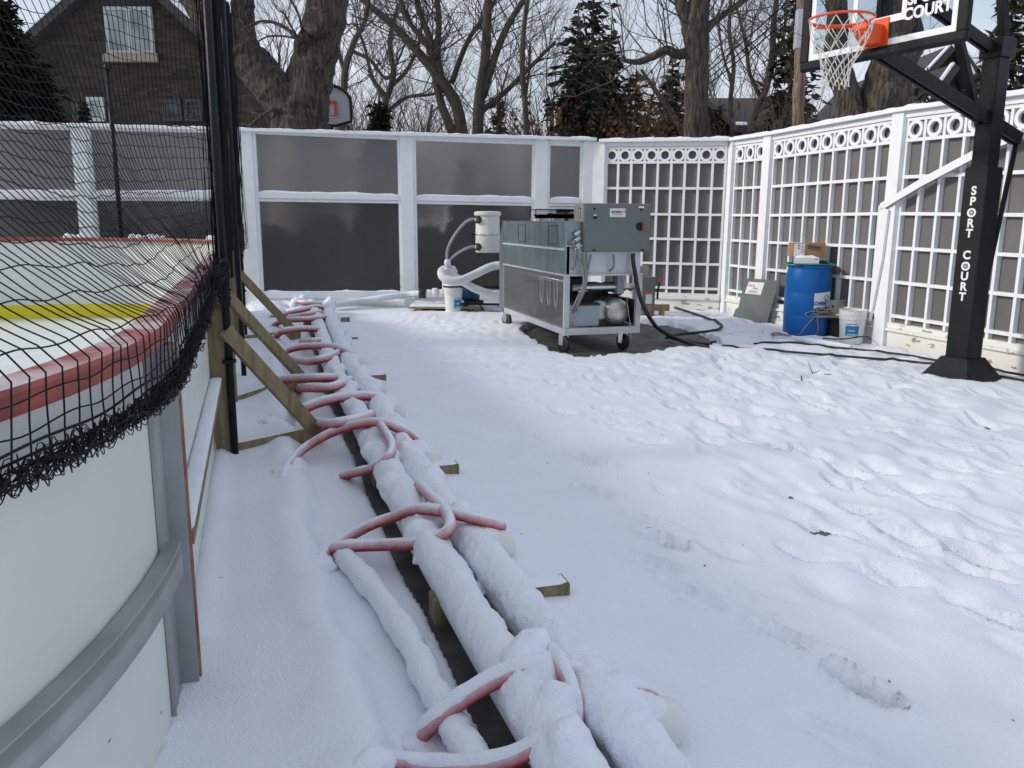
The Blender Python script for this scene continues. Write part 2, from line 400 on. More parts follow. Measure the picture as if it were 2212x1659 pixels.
U_ = X * _ad.x + Y * _ad.y; V_ = -X * _ad.y + Y * _ad.x
dens_ = sstep(.5, 1.3, X - .05 * Y) * sstep(1.9, 3.0, Y) * sstep(9.8, 8.6, Y) * (1 - .7 * sstep(2.9, 3.6, X - .05 * Y) * sstep(6.5, 5.0, Y))
H += dens_ * (vnoise(V_, U_ * .36, .105, 31) * .026 + vnoise(V_, U_ * .42, .19, 32) * .030 - .020 * sstep(.12, .30, vnoise(V_, U_ * .45, .13, 33)))
tr = sstep(6.0, 7.5, Y) * sstep(-2.5, -1, X)
H += tr * (np.abs(vnoise(X, Y, .16, 9)) * .035 + vnoise(X, Y, .07, 10) * .012)
# footprints (places surveyed from the photo)
def zz(u, v): return ((1200 + u / 1.6265) / 1.157, (900 + v / 1.6265) / 1.157)
prints = [(250, 300, .8), (450, 400, 1), (470, 530, 1), (700, 660, 1), (760, 740, 1), (700, 830, .8), (860, 960, .8), (1080, 980, .5), (1290, 1150, 1), (1530, 1320, 1.3),
          (1030, 70, 1), (1090, 165, 1), (1120, 100, .7), (1230, 235, 1.1), (1250, 340, 1.1), (1490, 440, 1.2), (1600, 510, 1), (1540, 590, .7), (1700, 700, 1.1),
          (1890, 700, .6), (2000, 790, 1.2), (2040, 860, .9), (2190, 1080, 1.2), (1480, 1560, .5), (300, 90, .7), (160, 150, .5), (1620, 160, .6), (1740, 240, .7), (2010, 340, .6), (330, 200, .6), (800, 180, .7), (900, 130, .6), (640, 60, .6), (1010, 20, .8)]
rp_ = random.Random(21); extra = []
for _ in range(150):
    x_, y_ = rp_.uniform(.6, 4.6), 2.6 + 6.0 * rp_.random() ** .8
    if x_ > 3.2 and y_ < 5.5 and rp_.random() < .75: continue
    extra.append((Vector((x_, y_, 0)), rp_.uniform(.22, .68), rp_.gauss(-.9, .35)))
for tr_ in (((1.15, 6.6), (2.6, 2.1)), ((3.1, 8.0), (3.5, 2.4)), ((2.0, 8.3), (2.9, 4.2))):
    (xa, ya), (xb, yb) = tr_
    for k in range(11):
        f_ = k / 10; sd = .09 * (-1) ** k; dv_ = Vector((xb - xa, yb - ya)).normalized()
        extra.append((Vector((xa + (xb - xa) * f_ - dv_.y * sd, ya + (yb - ya) * f_ + dv_.x * sd, 0)), rp_.uniform(.45, .8), math.atan2(dv_.y, dv_.x)))
allp = [(P(*zz(u, v)), a * (1.15 if u in (1530, 2000, 2190, 760, 1540) else 1), (-.9 if i % 3 else -1.04), u in (1530, 2000, 2190, 760, 1540), u) for i, (u, v, a) in enumerate(prints)] + [(c, a, an, False, 0) for c, a, an in extra]
for i, (c, a, an, hole, u) in enumerate(allp):
    j0, j1 = np.searchsorted(ys, (c.y - .4, c.y + .4)); i0, i1 = np.searchsorted(xs, (c.x - .4, c.x + .4))
    if j1 <= j0 or i1 <= i0: continue
    sl = (slice(j0, j1), slice(i0, i1)); dx, dy = X[sl] - c.x, Y[sl] - c.y; ca, sa = math.cos(an), math.sin(an); al = dx * ca + dy * sa; ac = -dx * sa + dy * ca
    wob = 1 + .30 * vnoise(X[sl], Y[sl], .05, 40 + i % 60)
    d = np.sqrt((al / .14) ** 2 + (ac / (.050 + .008 * np.sign(al))) ** 2) * wob
    H[sl] -= a * .030 * sstep(1.08, .72, d)
    H[sl] += a * .013 * np.exp(-((d - 1.28) / .20) ** 2)
    H[sl] += .010 * a * sstep(1.1, .9, d) * vnoise(X[sl], Y[sl], .022, 60 + i % 50)
    if hole: H[sl] = np.where(np.sqrt(((al - .05) / (.07 if u != 1530 else .11)) ** 2 + (ac / .045) ** 2) * (1 + .5 * vnoise(X[sl], Y[sl], .03, 90)) < 1, np.minimum(H[sl], -.09), H[sl])
# bank / ledge / trench beside the header pipes
qa = X - fA_(Y); qb = X - fB_(Y)
w1 = .035 * vnoise(X, Y, .22, 11) + .015 * vnoise(X, Y, .07, 12)
bank = .075 + vnoise(X, Y, .4, 13) * .03
left = qa < 0
e_b = -.40 + w1 * 2; e_l = -.078 + w1 * .8
hl = np.where(qa < e_b, bank, 0)
Hl = H * .6 + bank * sstep(e_b + .05, e_b - .05, qa) + .0 * (qa > e_b) - .17 * sstep(e_l - .03, e_l + .02, qa)
Hl += .03 * np.exp(-((qa - e_b + .1) / .09) ** 2)
fadeY = sstep(12.6, 11.8, Y)
mid = (qa >= 0) & (qb < .055 + w1)
Hr = H + .045 * sstep(.75, .05, qb) - .2 * sstep(.075, .045, qb + w1 * .6)
Hr = Hr
H2 = np.where(left, Hl, np.where(mid, -.15, Hr))
H = H * (1 - fadeY) + H2 * fadeY
# bare court under the machine and other thawed patches
def bare(poly, amp=.12):
    m = seg_poly_mask([(p.x, p.y) for p in poly]).astype(float)
    for _ in range(14):
        m[1:-1, 1:-1] = (m[1:-1, 1:-1] * 2 + m[:-2, 1:-1] + m[2:, 1:-1] + m[1:-1, :-2] + m[1:-1, 2:]) / 6
    return sstep(.42, .62, m + vnoise(X, Y, .16, 21) * .5 + vnoise(X, Y, .05, 22) * .25)
pm = bare([P(*q) for q in ((1118, 706), (1185, 752), (1255, 768), (1400, 760), (1490, 751), (1560, 737), (1520, 716), (1470, 700), (1400, 690), (1180, 690))])
H = H * (1 - pm) - .12 * pm
sp = bare([P(*q) for q in ((1500, 716), (1560, 728), (1760, 742), (1900, 752), (1700, 725), (1640, 715))]) * sstep(.08, .2, vnoise(X, Y * 2, .12, 23))
H = H * (1 - sp) - .10 * sp
fp = bare([P(*q) for q in ((1900, 752), (2020, 772), (2212, 815), (2300, 840), (2300, 815), (2130, 778), (1905, 738))])
H = H * (1 - fp) - .1 * fp
# inside the rink: keep below the ice
T3 = (X - RT.x) * RE.x + (Y - RT.y) * RE.y; S3 = (X - RT.x) * RD.x + (Y - RT.y) * RD.y
inr = (T3 < -.02) & (S3 > 0)
cc = RT - RE * RR; rr_ = np.sqrt((X - cc.x) ** 2 + (Y - cc.y) ** 2)
inr |= (S3 <= 0) & (S3 > -RR) & ((rr_ < RR - .02) | ((T3 < -RR) & (S3 > -RR + .02)))
H = np.where(inr, -.2, H)
H += .03 * np.exp(-((T3 - .03) / .05) ** 2) * (~inr) * (S3 > .2)
nx, ny = len(xs), len(ys)
idx = np.arange(nx * ny).reshape(ny, nx)
faces = np.stack([idx[:-1, :-1], idx[:-1, 1:], idx[1:, 1:], idx[1:, :-1]], -1).reshape(-1, 4)
keep = ~(inr[:-1, :-1] & inr[1:, 1:] & inr[:-1, 1:] & inr[1:, :-1]).reshape(-1)
faces = faces[keep]
me = bpy.data.meshes.new('snow_ground'); me.vertices.add(nx * ny)
me.vertices.foreach_set('co', np.stack([X, Y, H], -1).reshape(-1))
me.loops.add(len(faces) * 4); me.loops.foreach_set('vertex_index', faces.reshape(-1).astype(np.int32))
me.polygons.add(len(faces)); me.polygons.foreach_set('loop_start', np.arange(0, len(faces) * 4, 4, dtype=np.int32)); me.polygons.foreach_set('loop_total', np.full(len(faces), 4, dtype=np.int32))
me.polygons.foreach_set('use_smooth', np.ones(len(faces), bool)); me.update(); me.validate(); me.materials.append(M['snow'])
go = bpy.data.objects.new('snow_ground', me); COL.objects.link(go); go['kind'] = 'structure'
def gz(x, y):
    i = int(np.clip(np.searchsorted(ys, y), 0, ny - 1)); j = int(np.clip((x - xs[0]) / .0185, 0, nx - 1)); return float(H[i, j])
MB().add([(-7, .2, -.06), (7.5, .2, -.06), (7.5, 13.75, -.06), (-7, 13.75, -.06)], [(0, 1, 2, 3)]).build('court', M['court'], kind='structure')
MB().add([(-300, -60, -.22), (300, -60, -.22), (300, 500, -.22), (-300, 500, -.22)], [(0, 1, 2, 3)]).build('yard_ground', M['snow'], kind='structure')
# near apron of snow behind and beside the camera
MB().add([(-9, -6, -.015), (9, -6, -.015), (9, .56, -.015), (-9, .56, -.015)], [(0, 1, 2, 3)]).build('near_snow', M['snow'], kind='structure')
MB().add([(6.1, .5, -.03), (9, .5, -.03), (9, 9, -.03), (6.1, 9, -.03)], [(0, 1, 2, 3)]).build('side_snow', M['snow'], kind='structure')

# ================================================================ rink
ip = [path(s, -.015, -.005) for s in srange(-RR * math.pi / 2 - 9, RL + RR * math.pi / 2 + 9, .25)]
MB().add(ip, [tuple(range(len(ip)))]).build('rink_ice', M['ice'], kind='structure')
rb = thing('rink_boards', 'white plastic rink boards with a red cap rail, curving round the ice', 'rink boards', path(0))
SE = RL + RR * math.pi / 2 + 9; SS = -RR * math.pi / 2 - 3
sweep(MB(), SS, -.008, -.014, 0, -.02, 1.05).build('near_panel', M['board'], rb, auto=True)
sweep(MB(), -.006, 2.46, -.014, 0, -.02, 1.05).build('side_panel', M['board'], rb, auto=True)
sweep(MB(), 2.465, SE, -.014, 0, -.02, 1.05).build('far_panel', M['board'], rb, auto=True)
def capprof(s0, s1):
    mb = MB(); pr = [(-.055, 1.052), (.03, 1.052), (.036, 1.062), (.036, 1.092), (.028, 1.10), (-.052, 1.10), (-.058, 1.092), (-.058, 1.06)]
    ss = srange(s0, s1, .1); vs = [path(s, b, z) for s in ss for b, z in pr]; n = 8
    return mb.add(vs, [(i * n + k, i * n + (k + 1) % n, (i + 1) * n + (k + 1) % n, (i + 1) * n + k) for i in range(len(ss) - 1) for k in range(n)] + [tuple(range(n)), tuple((len(ss) - 1) * n + k for k in range(n))[::-1]])
capprof(SS, -.3).build('cap_rail', M['cap_red'], rb, auto=True)
capprof(-.296, 2.15).build('cap_rail', M['cap_red'], rb, auto=True)
capprof(2.154, SE).build('cap_rail', M['cap_red'], rb, auto=True)
sweep(MB(), SS, SE, -.028, -.0145, -.004, .18).build('kick_plate', M['yellow'], rb, auto=True)
# aluminium joint post, strap
sweep(MB(), -.185, -.026, .001, .006, .0, 1.045, .02).build('aluminium_post', M['alum'], rb)
o = sweep(MB(), -.185, -.179, .006, .012, .0, 1.045, .02).build('post_flange', M['alum'], rb)
sweep(MB(), -.026, -.020, .001, .052, .0, 1.045, .02).build('post_flange', M['alum'], rb)
sweep(MB(), .0, .010, .001, .058, .01, 1.05, .02).build('edge_strip', M['redwood'], rb)
st = sweep(MB(), SS, -.13, .0065, .046, .538, .546)
sweep(st, SS, -.13, .040, .046, .458, .538)
st.build('curved_strap', M['alum'], rb, auto=True)
for s, z in ((-.067, .055), (-.9, .94), (-.35, .94)):
    p = path(s, .006, z); n = (path(s, 1) - path(s, 0))
    mb = MB(); mb.lathe([(.020, 0), (.020, .002), (.017, .003)], p, 20, n); mb.lathe([(.010, .003), (.010, .007), (.007, .009)], p, 6, n); mb.build('bolt', M['steel'], rb, auto=True)
p = path(-.085, .0066, .415); MB().lathe([(.010, 0), (.010, .0008)], p, 20, RE).build('bolt_hole', M['dark'], rb)
MB().lathe([(.016, 0), (.016, .0005)], p - RE * .0003, 20, RE).build('weld_ring', M['steel'], rb)
# shelf rail along the straight boards, snow on it
sweep(MB(), .02, 2.42, .001, .062, .475, .512).build('shelf_rail', M['wood'], rb)
def snow_strip(a, b, side, w, h, parent, seed=0, keep=.0, st=.03, name='snow_cover', nw=6):
    a, b, side = Vector(a), Vector(b), Vector(side).normalized(); L = (b - a).length; n = max(2, int(L / st)); vs = []; fs = []
    for i in range(n + 1):
        t = i / n; q = a.lerp(b, t); k = mnoise.noise(Vector((t * L * 3, seed, 0))) * .5 + mnoise.noise(Vector((t * L * 11, seed, 5))) * .3
        hh = h * max(.04, min(1.4, .8 + k * (1 + keep * 2) - keep)) * min(1, i / 2, (n - i) / 2); ww = w * (1 - .12 * abs(k) - (.0 if hh > .2 * h else .3))
        for j in range(nw + 1):
            c = -1 + 2 * j / nw; e = (1 - abs(c) ** 3.2)
            vs.append(q + side * (c * ww / 2) + Vector((0, 0, hh * e * (1 + .2 * mnoise.noise(Vector((t * L * 20, j, seed)))) + .001)))
    for i in range(n):
        for j in range(nw):
            k = i * (nw + 1) + j; fs.append((k, k + 1, k + nw + 2, k + nw + 1))
    return MB().add(vs, fs).build(name, M['snow'], parent, smooth=True)
snow_strip(path(.03, .032, .512), path(2.41, .032, .512), RE, .060, .013, rb, 3)
for s, b, l in ((9.2, -.01, .25), (10.6, -.01, .5), (11.6, -.01, .3)):
    m = MB()
    for k in range(6): m.blob(path(s + (k / 5 - .5) * l, b, 1.11), .03 + .02 * ((k * 7) % 3) / 2, k, .3, 6)
    m.build('cap_snow', M['snow'], rb, smooth=True)
m = MB()
for i in range(26):
    q = path(-.03 + .10 * random.Random(i).uniform(-1, 1), .03 + random.Random(i + 50).uniform(0, .07), .0)
    m.blob(q + Vector((0, 0, -.004)), .012 + .022 * random.Random(i + 9).random(), i, .3, 6, (1, 1, .7))
snowify(m.build('snow_crumbs', M['snow'], rb, smooth=True), .008, 2)
for s, z, w, h in ((-.62, .30, .014, .003), (-.30, .16, .010, .004), (-1.0, .40, .012, .003)):
    sweep(MB(), s, s + w, .0006, .001, z, z + h, .01).build('scuff_mark', M['ink_soft'], rb)
m = MB(); pts = [path(.55, .004, .87), path(.60, .003, .76), path(.585, .003, .60), path(.565, .004, .67)]
m.prism(pts, RE * .0015).build('red_scrape', M['redwood'], rb)

# wood posts with diagonal braces
def brace_frame(s_post, top_v, u_top, foot, b1, zt, z0, cut, label, bolts):
    q = path(s_post); t = thing('brace_frame', label, 'timber brace', (q.x, q.y, 0), 'timber brace frames along the rink boards')
    m = MB(); d0, d1 = s_post, s_post + .04
    a = path(d0, .002); A = RE * b1
    if cut:
        pts = [path(d0, .002, z0 + .16), path(d0, .03, z0), path(d0, b1, z0), path(d0, b1, zt), path(d0, .002, zt)]
        m.prism(pts, RD * .04)
    else: m.xbox(a + Vector((0, 0, z0)), A, RD * .04, (0, 0, zt - z0))
    m.build('post', M['wood'], t, bevel=.003)
    tp = PY(u_top, top_v, path(s_post, b1).y - .01); tp = Vector((path(s_post, b1 - .02).x, tp.y, tp.z)) - RD * .022
    MB().bar(tp, foot, .038, .085).build('diagonal_brace', M['wood_f'], t, bevel=.003)
    e = path(s_post + .02, .05); dv = (foot - e); dv.z = 0
    MB().bar(Vector((e.x, e.y, .07)), Vector((foot.x, foot.y, .07)) + dv.normalized() * .03, .04, .10).build('sleeper', M['wood_f'], t, bevel=.003)
    for z in bolts:
        p = path(s_post - .001, b1 * .55, z); mb = MB(); mb.lathe([(.022, 0), (.022, .003)], p, 18, -RD); mb.lathe([(.010, .003), (.010, .010)], p, 6, -RD); mb.build('bolt', M['steel'], t, auto=True)
    return t
brace_frame(2.43, 712, 470, P(690, 938, .06), .112, 1.12, -.01, True, 'nearest timber brace frame propping the rink boards, beside the snowy shelf rail', (.07, .96))
brace_frame(3.75, 640, 510, P(658, 822, .06), .10, 1.12, -.01, False, 'second timber brace frame along the rink boards, between the nearest and the farthest', (.2,))
brace_frame(7.05, 590, 524, P(643, 724, .06), .13, 1.3, .0, True, 'farthest timber brace frame, its prop ending by the far red hoses', (.1,))
for s, zt, lb in ((2.42, 3.5, 'black net pole bolted to the nearest brace post, full height'), (4.9, 3.5, 'middle black net pole standing behind the nearest one along the boards'), (7.15, 3.5, 'black net pole on the farthest brace post, last of the side row')):
    q = path(s, .135 if s > 3 else .105); t = thing('net_pole', lb, 'net pole', (q.x, q.y, -.03), 'black net poles of the rink')
    MB().tube([(q.x, q.y, .0), (q.x, q.y, zt)], .021, 14).build('pole_tube', M['black'], t, smooth=True)
    MB().lathe([(.026, 0), (.026, .03), (.0, .04)], (q.x, q.y, zt), 14).build('pole_cap', M['black'], t, smooth=True)
    MB().bar((q.x - .03, q.y, .6), (q.x + .03, q.y, .6), .06, .02).build('pole_bracket', M['black'], t)
# slim pole on the far boards
fp_ = PY(262, 505, 12.35); ft = PY(247, 150, 12.35)
t = thing('net_pole', 'slim black net pole on the far rink boards in front of the stone house', 'net pole', (fp_.x, 12.35, 1.0), 'black net poles of the rink')
MB().tube([(fp_.x, 12.35, .9), (fp_.x, 12.35, ft.z)], .034, 10).build('pole_tube', M['black'], t, smooth=True)
MB().lathe([(.045, 0), (.045, .05), (.0, .09)], (fp_.x, 12.35, ft.z), 10).build('pole_cap', M['black'], t, smooth=True)

m = MB()
for i in range(26):
    q = P(random.Random(i).uniform(545, 668), random.Random(i + 70).uniform(652, 676), .0); m.blob(q, random.Random(i + 7).uniform(.10, .26), i, .5, 7, (1.2, 1, .55))
snowify(m.build('snow_heap', M['snow'], None, smooth=True, kind='structure'), .03, 3)
# ================================================================ back wall
WO = Vector((1.32, 13.45, 0)); WD = Vector((5.4, .22, 0)).normalized(); WN = Vector((WD.y, -WD.x, 0))   # WN faces the court
def ws(u, v): q = PP(u, v, WO, WD); return (q - WO).dot(WD), q.z
def lin(ps):
    a = sorted(ws(u, v) for u, v in ps); xs_, zs_ = zip(*a); return lambda s: float(np.interp(s, xs_, zs_)) if s >= xs_[0] else zs_[0] + (zs_[1] - zs_[0]) / (xs_[1] - xs_[0]) * (s - xs_[0])
captop = lin([(0, 259), (520, 269), (870, 284), (1283, 299)])
mid_t = lin([(0, 411), (545, 413), (868, 420), (1180, 426)]); mid_b = lin([(0, 430), (545, 432), (868, 437), (1180, 443)])
low_t = lin([(555, 629), (870, 629)]); low_b = lin([(555, 643), (870, 643)])
posts = [ws(183, 383)[0] - 3.5, ws(183, 383)[0], ws(537, 383)[0], ws(880, 400)[0], ws(1168, 400)[0], ws(1271, 400)[0]]
ww = thing('windscreen_wall', 'white framed windbreak wall with two rows of grey frosted panes across the back', 'wall', (WO.x + WD.x * posts[3], WO.y, 0))
def wbeam(mb, s0, s1, z0, z1, t0, t1):      # z0,z1 functions or numbers; t along WN
    f = lambda z, s: z(s) if callable(z) else z
    vs = [WO + WD * s + WN * t + Vector((0, 0, f(z, s))) for s in (s0, s1) for t in (t0, t1) for z in (z0, z1)]
    return mb.add(vs, [(0, 1, 3, 2), (4, 6, 7, 5), (0, 2, 6, 4), (1, 5, 7, 3), (0, 4, 5, 1), (2, 3, 7, 6)])
hw = .098
for i, s in enumerate(posts):
    m = MB(); wbeam(m, s - hw, s + hw, -.12, lambda q: captop(q) - .05, -.06, .07); m.build('post', M['white'], ww, bevel=.004)
    m = MB(); wbeam(m, s - hw - .045, s - hw, -.10, lambda q: captop(q) - .055, -.03, .03); wbeam(m, s + hw, s + hw + .045, -.10, lambda q: captop(q) - .055, -.03, .03); m.build('post_trim', M['white'], ww, bevel=.003)
m = MB(); wbeam(m, posts[0] - 2, posts[-1] + .1, lambda q: captop(q) - .045, captop, -.10, .13); m.build('cap_rail', M['white'], ww, bevel=.004)
for i in range(len(posts) - 1):
    a, b = posts[i] + hw + .045, posts[i + 1] - hw - .045
    m = MB(); wbeam(m, a, b, lambda q: captop(q) - .13, lambda q: captop(q) - .046, -.03, .028); m.build('top_rail', M['white'], ww, bevel=.003)
    m = MB(); wbeam(m, a, b, lambda q: mid_b(q) + .03, lambda q: mid_t(q) - .012, -.03, .055); wbeam(m, a, b, lambda q: mid_b(q) - .02, lambda q: mid_b(q) + .029, -.03, .03); m.build('mid_rail', M['white'], ww, bevel=.003)
    m = MB(); wbeam(m, a, b, low_b, low_t, -.03, .055); wbeam(m, a, b, -.12, lambda q: low_b(q) - .002, -.05, .02); m.build('bottom_rail', M['white'], ww, bevel=.003)
    m = MB(); wbeam(m, a, b, lambda q: mid_t(q) - .03, lambda q: captop(q) - .12, -.022, -.018); m.build('upper_pane', M['pane_u'], ww)
    if i < 4:
        m = MB(); wbeam(m, a, b, lambda q: low_t(q) - .02, lambda q: mid_b(q) + .02, -.022, -.018); m.build('lower_pane', M['pane'], ww)
    snow_strip(WO + WD * a + WN * .028 + Vector((0, 0, mid_t(a) - .014)), WO + WD * b + WN * .028 + Vector((0, 0, mid_t(b) - .014)), WN, .055, .03, ww, i * 3.7, .1, .05, 'ledge_snow')
    if i in (2, 1): snow_strip(WO + WD * a + WN * .028 + Vector((0, 0, low_t(a) - .004)), WO + WD * b + WN * .028 + Vector((0, 0, low_t(b) - .004)), WN, .055, .03, ww, i * 5.7 + 1, .3, .05, 'ledge_snow')
# gate with a closer in the last bay
a, b = posts[4] + hw + .05, posts[5] - hw - .05
m = MB(); zt = lambda q: mid_b(q) - .03
wbeam(m, a, a + .07, .0, zt, -.01, .03); wbeam(m, b - .07, b, .0, zt, -.01, .03); wbeam(m, a + .07, b - .07, lambda q: zt(q) - .1, zt, -.01, .03); wbeam(m, a + .07, b - .07, .0, .15, -.01, .03)
m.build('gate_frame', M['white'], ww, bevel=.003)
m = MB(); wbeam(m, a + .07, b - .07, .15, lambda q: zt(q) - .1, .0, .005); m.build('gate_pane', M['pane'], ww)
c1 = WO + WD * (a + .1) + WN * .06 + Vector((0, 0, zt(a) - .06))
m = MB(); m.bar(c1, c1 + WD * .22, .05, .06); m.bar(c1 + WD * .2 + WN * .02, c1 + WD * .42 + WN * .02 - Vector((0, 0, .03)), .02, .02); m.build('door_closer', M['black'], ww, bevel=.004)
snow_strip(WO + WD * (posts[0] - 2) + WN * .015 + Vector((0, 0, captop(posts[0] - 2))), WO + WD * (posts[-1] + .1) + WN * .015 + Vector((0, 0, captop(posts[-1] + .1))), WN, .22, .026, ww, 9.1, .35, .06, 'cap_snow')

# ================================================================ lattice fence
def lattice(A, B, hA_, hB_, n, label, arch=False, post_start=True, rows=True, wide=.09):
    A = Vector((A.x, A.y, 0)); B = Vector((B.x, B.y, 0)); L = (B - A).length; d = (B - A).normalized(); nn = Vector((d.y, -d.x, 0))
    t = thing('lattice_fence', label, 'fence', (A.x, A.y, 0), 'white lattice fence bays')
    hz = lambda s: hA_ + (hB_ - hA_) * s / L
    def bm(mb, s0, s1, f0, f1, t0, t1):
        vs = [A + d * s + nn * q + Vector((0, 0, (f if f < 0 else f * hz(s)))) for s in (s0, s1) for q in (t0, t1) for f in (f0, f1)]
        return mb.add(vs, [(0, 1, 3, 2), (4, 6, 7, 5), (0, 2, 6, 4), (1, 5, 7, 3), (0, 4, 5, 1), (2, 3, 7, 6)])
    pw = wide
    bm(MB(), -pw, pw, -.12, .985, -.05, .075).build('post', M['white'], t, bevel=.004)
    s0, s1 = pw, L - pw
    bm(MB(), 0, L, .982, 1.0, -.10, .11).build('cap_rail', M['white'], t, bevel=.004)
    bm(MB(), s0, s1, .957, .9815, -.04, .045).build('header_beam', M['white'], t, bevel=.003)
    m = bm(MB(), s0, s1, -.12, .066, -.05, .028); m.build('base_board', M['chip'], t, bevel=.003)
    m = bm(MB(), s0, s1, .0665, .078, -.05, .062); bm(m, s0, s1, .0785, .102, -.05, .040); m.build('base_sill', M['chip'], t, bevel=.003)
    bm(MB(), s0, s1, .10, .957, -.045, -.035).build('backing_panel', M['pane2'], t)
    m = MB(); sp = (s1 - s0) / n; fr = [.949, .866, .717, .566, .422, .277, .132]
    bw, bd = .0175, .022
    for k in range(n + 1):
        s = min(max(s0 + k * sp, s0 + bw), s1 - bw); bm(m, s - bw, s + bw, .102, .957, -.034, bd)
    m.build('upright_bars', M['white'], t)
    m = MB()
    for f in fr: bm(m, s0, s1, f - .0068, f + .0068, -.032, bd + .003)
    m.build('cross_bars', M['white'], t)
    for k in range(n):
        c = A + d * (s0 + (k + .5) * sp) + nn * (-.01) + Vector((0, 0, .9075 * hz(s0 + (k + .5) * sp))); ro = min(sp * .47, .041 * hA_); ri = ro * .62; mm = MB(); N = 28; vs = []
        rz = .0375 * hA_
        for r_, q in ((1, 0), (1, .036), (.62, .036), (.62, 0)):
            for j in range(N):
                a = 2 * math.pi * j / N; vs.append(c + d * (math.cos(a) * ro * r_) + Vector((0, 0, math.sin(a) * rz * r_)) + nn * q)
        fs = [(i * N + j, i * N + (j + 1) % N, ((i + 1) % 4) * N + (j + 1) % N, ((i + 1) % 4) * N + j) for i in range(4) for j in range(N)]
        mm.add(vs, fs).build('ring', M['white'], t, auto=True)
    snow_strip(A + Vector((0, 0, hz(0))), B + Vector((0, 0, hz(L))), nn, .19, .03, t, A.x * 3, .2, .06, 'cap_snow')
    return t, A, d, nn
fC = Vector((WO.x - .0, WO.y - .04, 0)); fD = P(1566, 673); fE = P(1642, 689); fG = P(1906, 743)
def hh(p, u, v): return PY(u, v, p.y).z
zC = captop(0) - .02; zD = hh(fD, 1568, 298); zE = hh(fE, 1648, 286); zG = hh(fG, 1912, 233)
fH = fG + (P(2130, 789) - fG).normalized() * 2.62; zH = zG - .06
lattice(fC + WD * .04, fD, zC, zD, 9, 'white lattice fence bay with nine rings behind the grey chiller control box')
lattice(fD, fE, zD, zE, 3, 'narrow white lattice fence bay with three rings at the corner', wide=.08)
lattice(fE, fG, zE, zG, 9, 'white lattice fence bay with nine rings behind the blue barrel')
t4, A4, d4, n4 = lattice(fG, fH, zG, zH, 9, 'white lattice fence bay with a curved arch trim, behind the basketball pole')
fI = fH + d4 * 2.6
lattice(fH, fI, zH, zH, 9, 'white lattice fence bay at the right edge, beyond the arch trim')
# arch trim on bay four
def arc_pt(u, v): return PP(u, v, A4 + n4 * .08, d4)
apts = spline([arc_pt(u, v) for u, v in ((1905, 448), (1990, 397), (2085, 346), (2145, 315), (2212, 288))], 6)
m = MB()
for a, b in zip(apts[:-1], apts[1:]):
    w = Vector((0, 0, .085)); m.xbox(a - w / 2, b - a, n4 * .03, w)
m.build('arch_trim', M['white'], t4, auto=True)
k0 = arc_pt(1902, 450); kb = A4 + n4 * .08 + d4 * ((k0 - A4).dot(d4))
pts = [kb + Vector((0, 0, .25)), kb + d4 * .02 + Vector((0, 0, .25)), k0 + d4 * .13 - Vector((0, 0, .55)), k0 + d4 * .16 + Vector((0, 0, -.02)), k0 + Vector((0, 0, .03))]
m = MB(); m.prism(pts, n4 * .03); m.build('arch_pilaster', M['white'], t4)
# ================================================================ netting
def net_pt(t, w):       # t: metres along the boards (negative = round the near corner), w: 0 bottom .. 1 top
    sh = max(0.0, .6 - t) / 3.0
    B = path(t, .055 + .01 * math.sin(t * 3), 0)
    if t < 2.50:
        k = (2.50 - t) / 4.6; T = path(2.50, .10).lerp(Vector((-4.3, 1.3, 0)), k)
    else: T = path(t, .12)
    zb = .975 + (.07 * float(sstep(1.2, 2.4, np.array(t)))); zt = 3.45
    z = zb + (zt - zb) * w
    w2 = max(0, (z - 1.135) / (zt - 1.135)); e = min(1, (w2 * 1.05) ** .78)
    q = B.lerp(T, e); q.z = z
    if z < 1.135: w = 0
    nz = mnoise.noise(Vector((t * .8, z * 1.1, 3))) * .10 * min(1, w * 6) * (1 if t < 2.3 else .25)
    q += RE * nz; q.z += mnoise.noise(Vector((t * .9, z * 1.3, 8))) * .06 * min(1, (1 - w) * 4) * min(1, w * 9)
    return q
def strand_noise(q, k): return q + Vector((mnoise.noise(q * 9 + Vector((k, 0, 0))), mnoise.noise(q * 9 + Vector((0, k, 0))), mnoise.noise(q * 9 + Vector((0, 0, k))))) * .0045
nt_ = thing('safety_net', 'black mesh safety net draped over the red cap rail and hung from the poles', 'net', path(0, .06))
def net_panel(t0, t1, sp, z_sp, r, name, wn=44):
    m = MB(); ts = srange(t0, t1, sp); WS = srange(0, .16, .009) + srange(.18, 1, .024)
    for i, t in enumerate(ts):
        wob = .012 * math.sin(i * 2.3)
        m.tube([strand_noise(net_pt(t + .02 * math.sin(w * 15 + i * .15), w), 0) for w in WS], r, 3, False)
    nh = int(2.5 / z_sp)
    for k in range(nh + 1):
        st = srange(t0, t1, .025)
        m.tube([strand_noise(net_pt(t, k / nh) + Vector((0, 0, .004 * math.sin(t * 25 + k))), 0) for t in st], r, 3, False)
    return m.build(name, M['net'], nt_)
net_panel(-2.6, 2.50, .046, .054, .0019, 'corner_netting')
net_panel(2.48, 8.1, .017, .035, .0024, 'side_netting', 30)
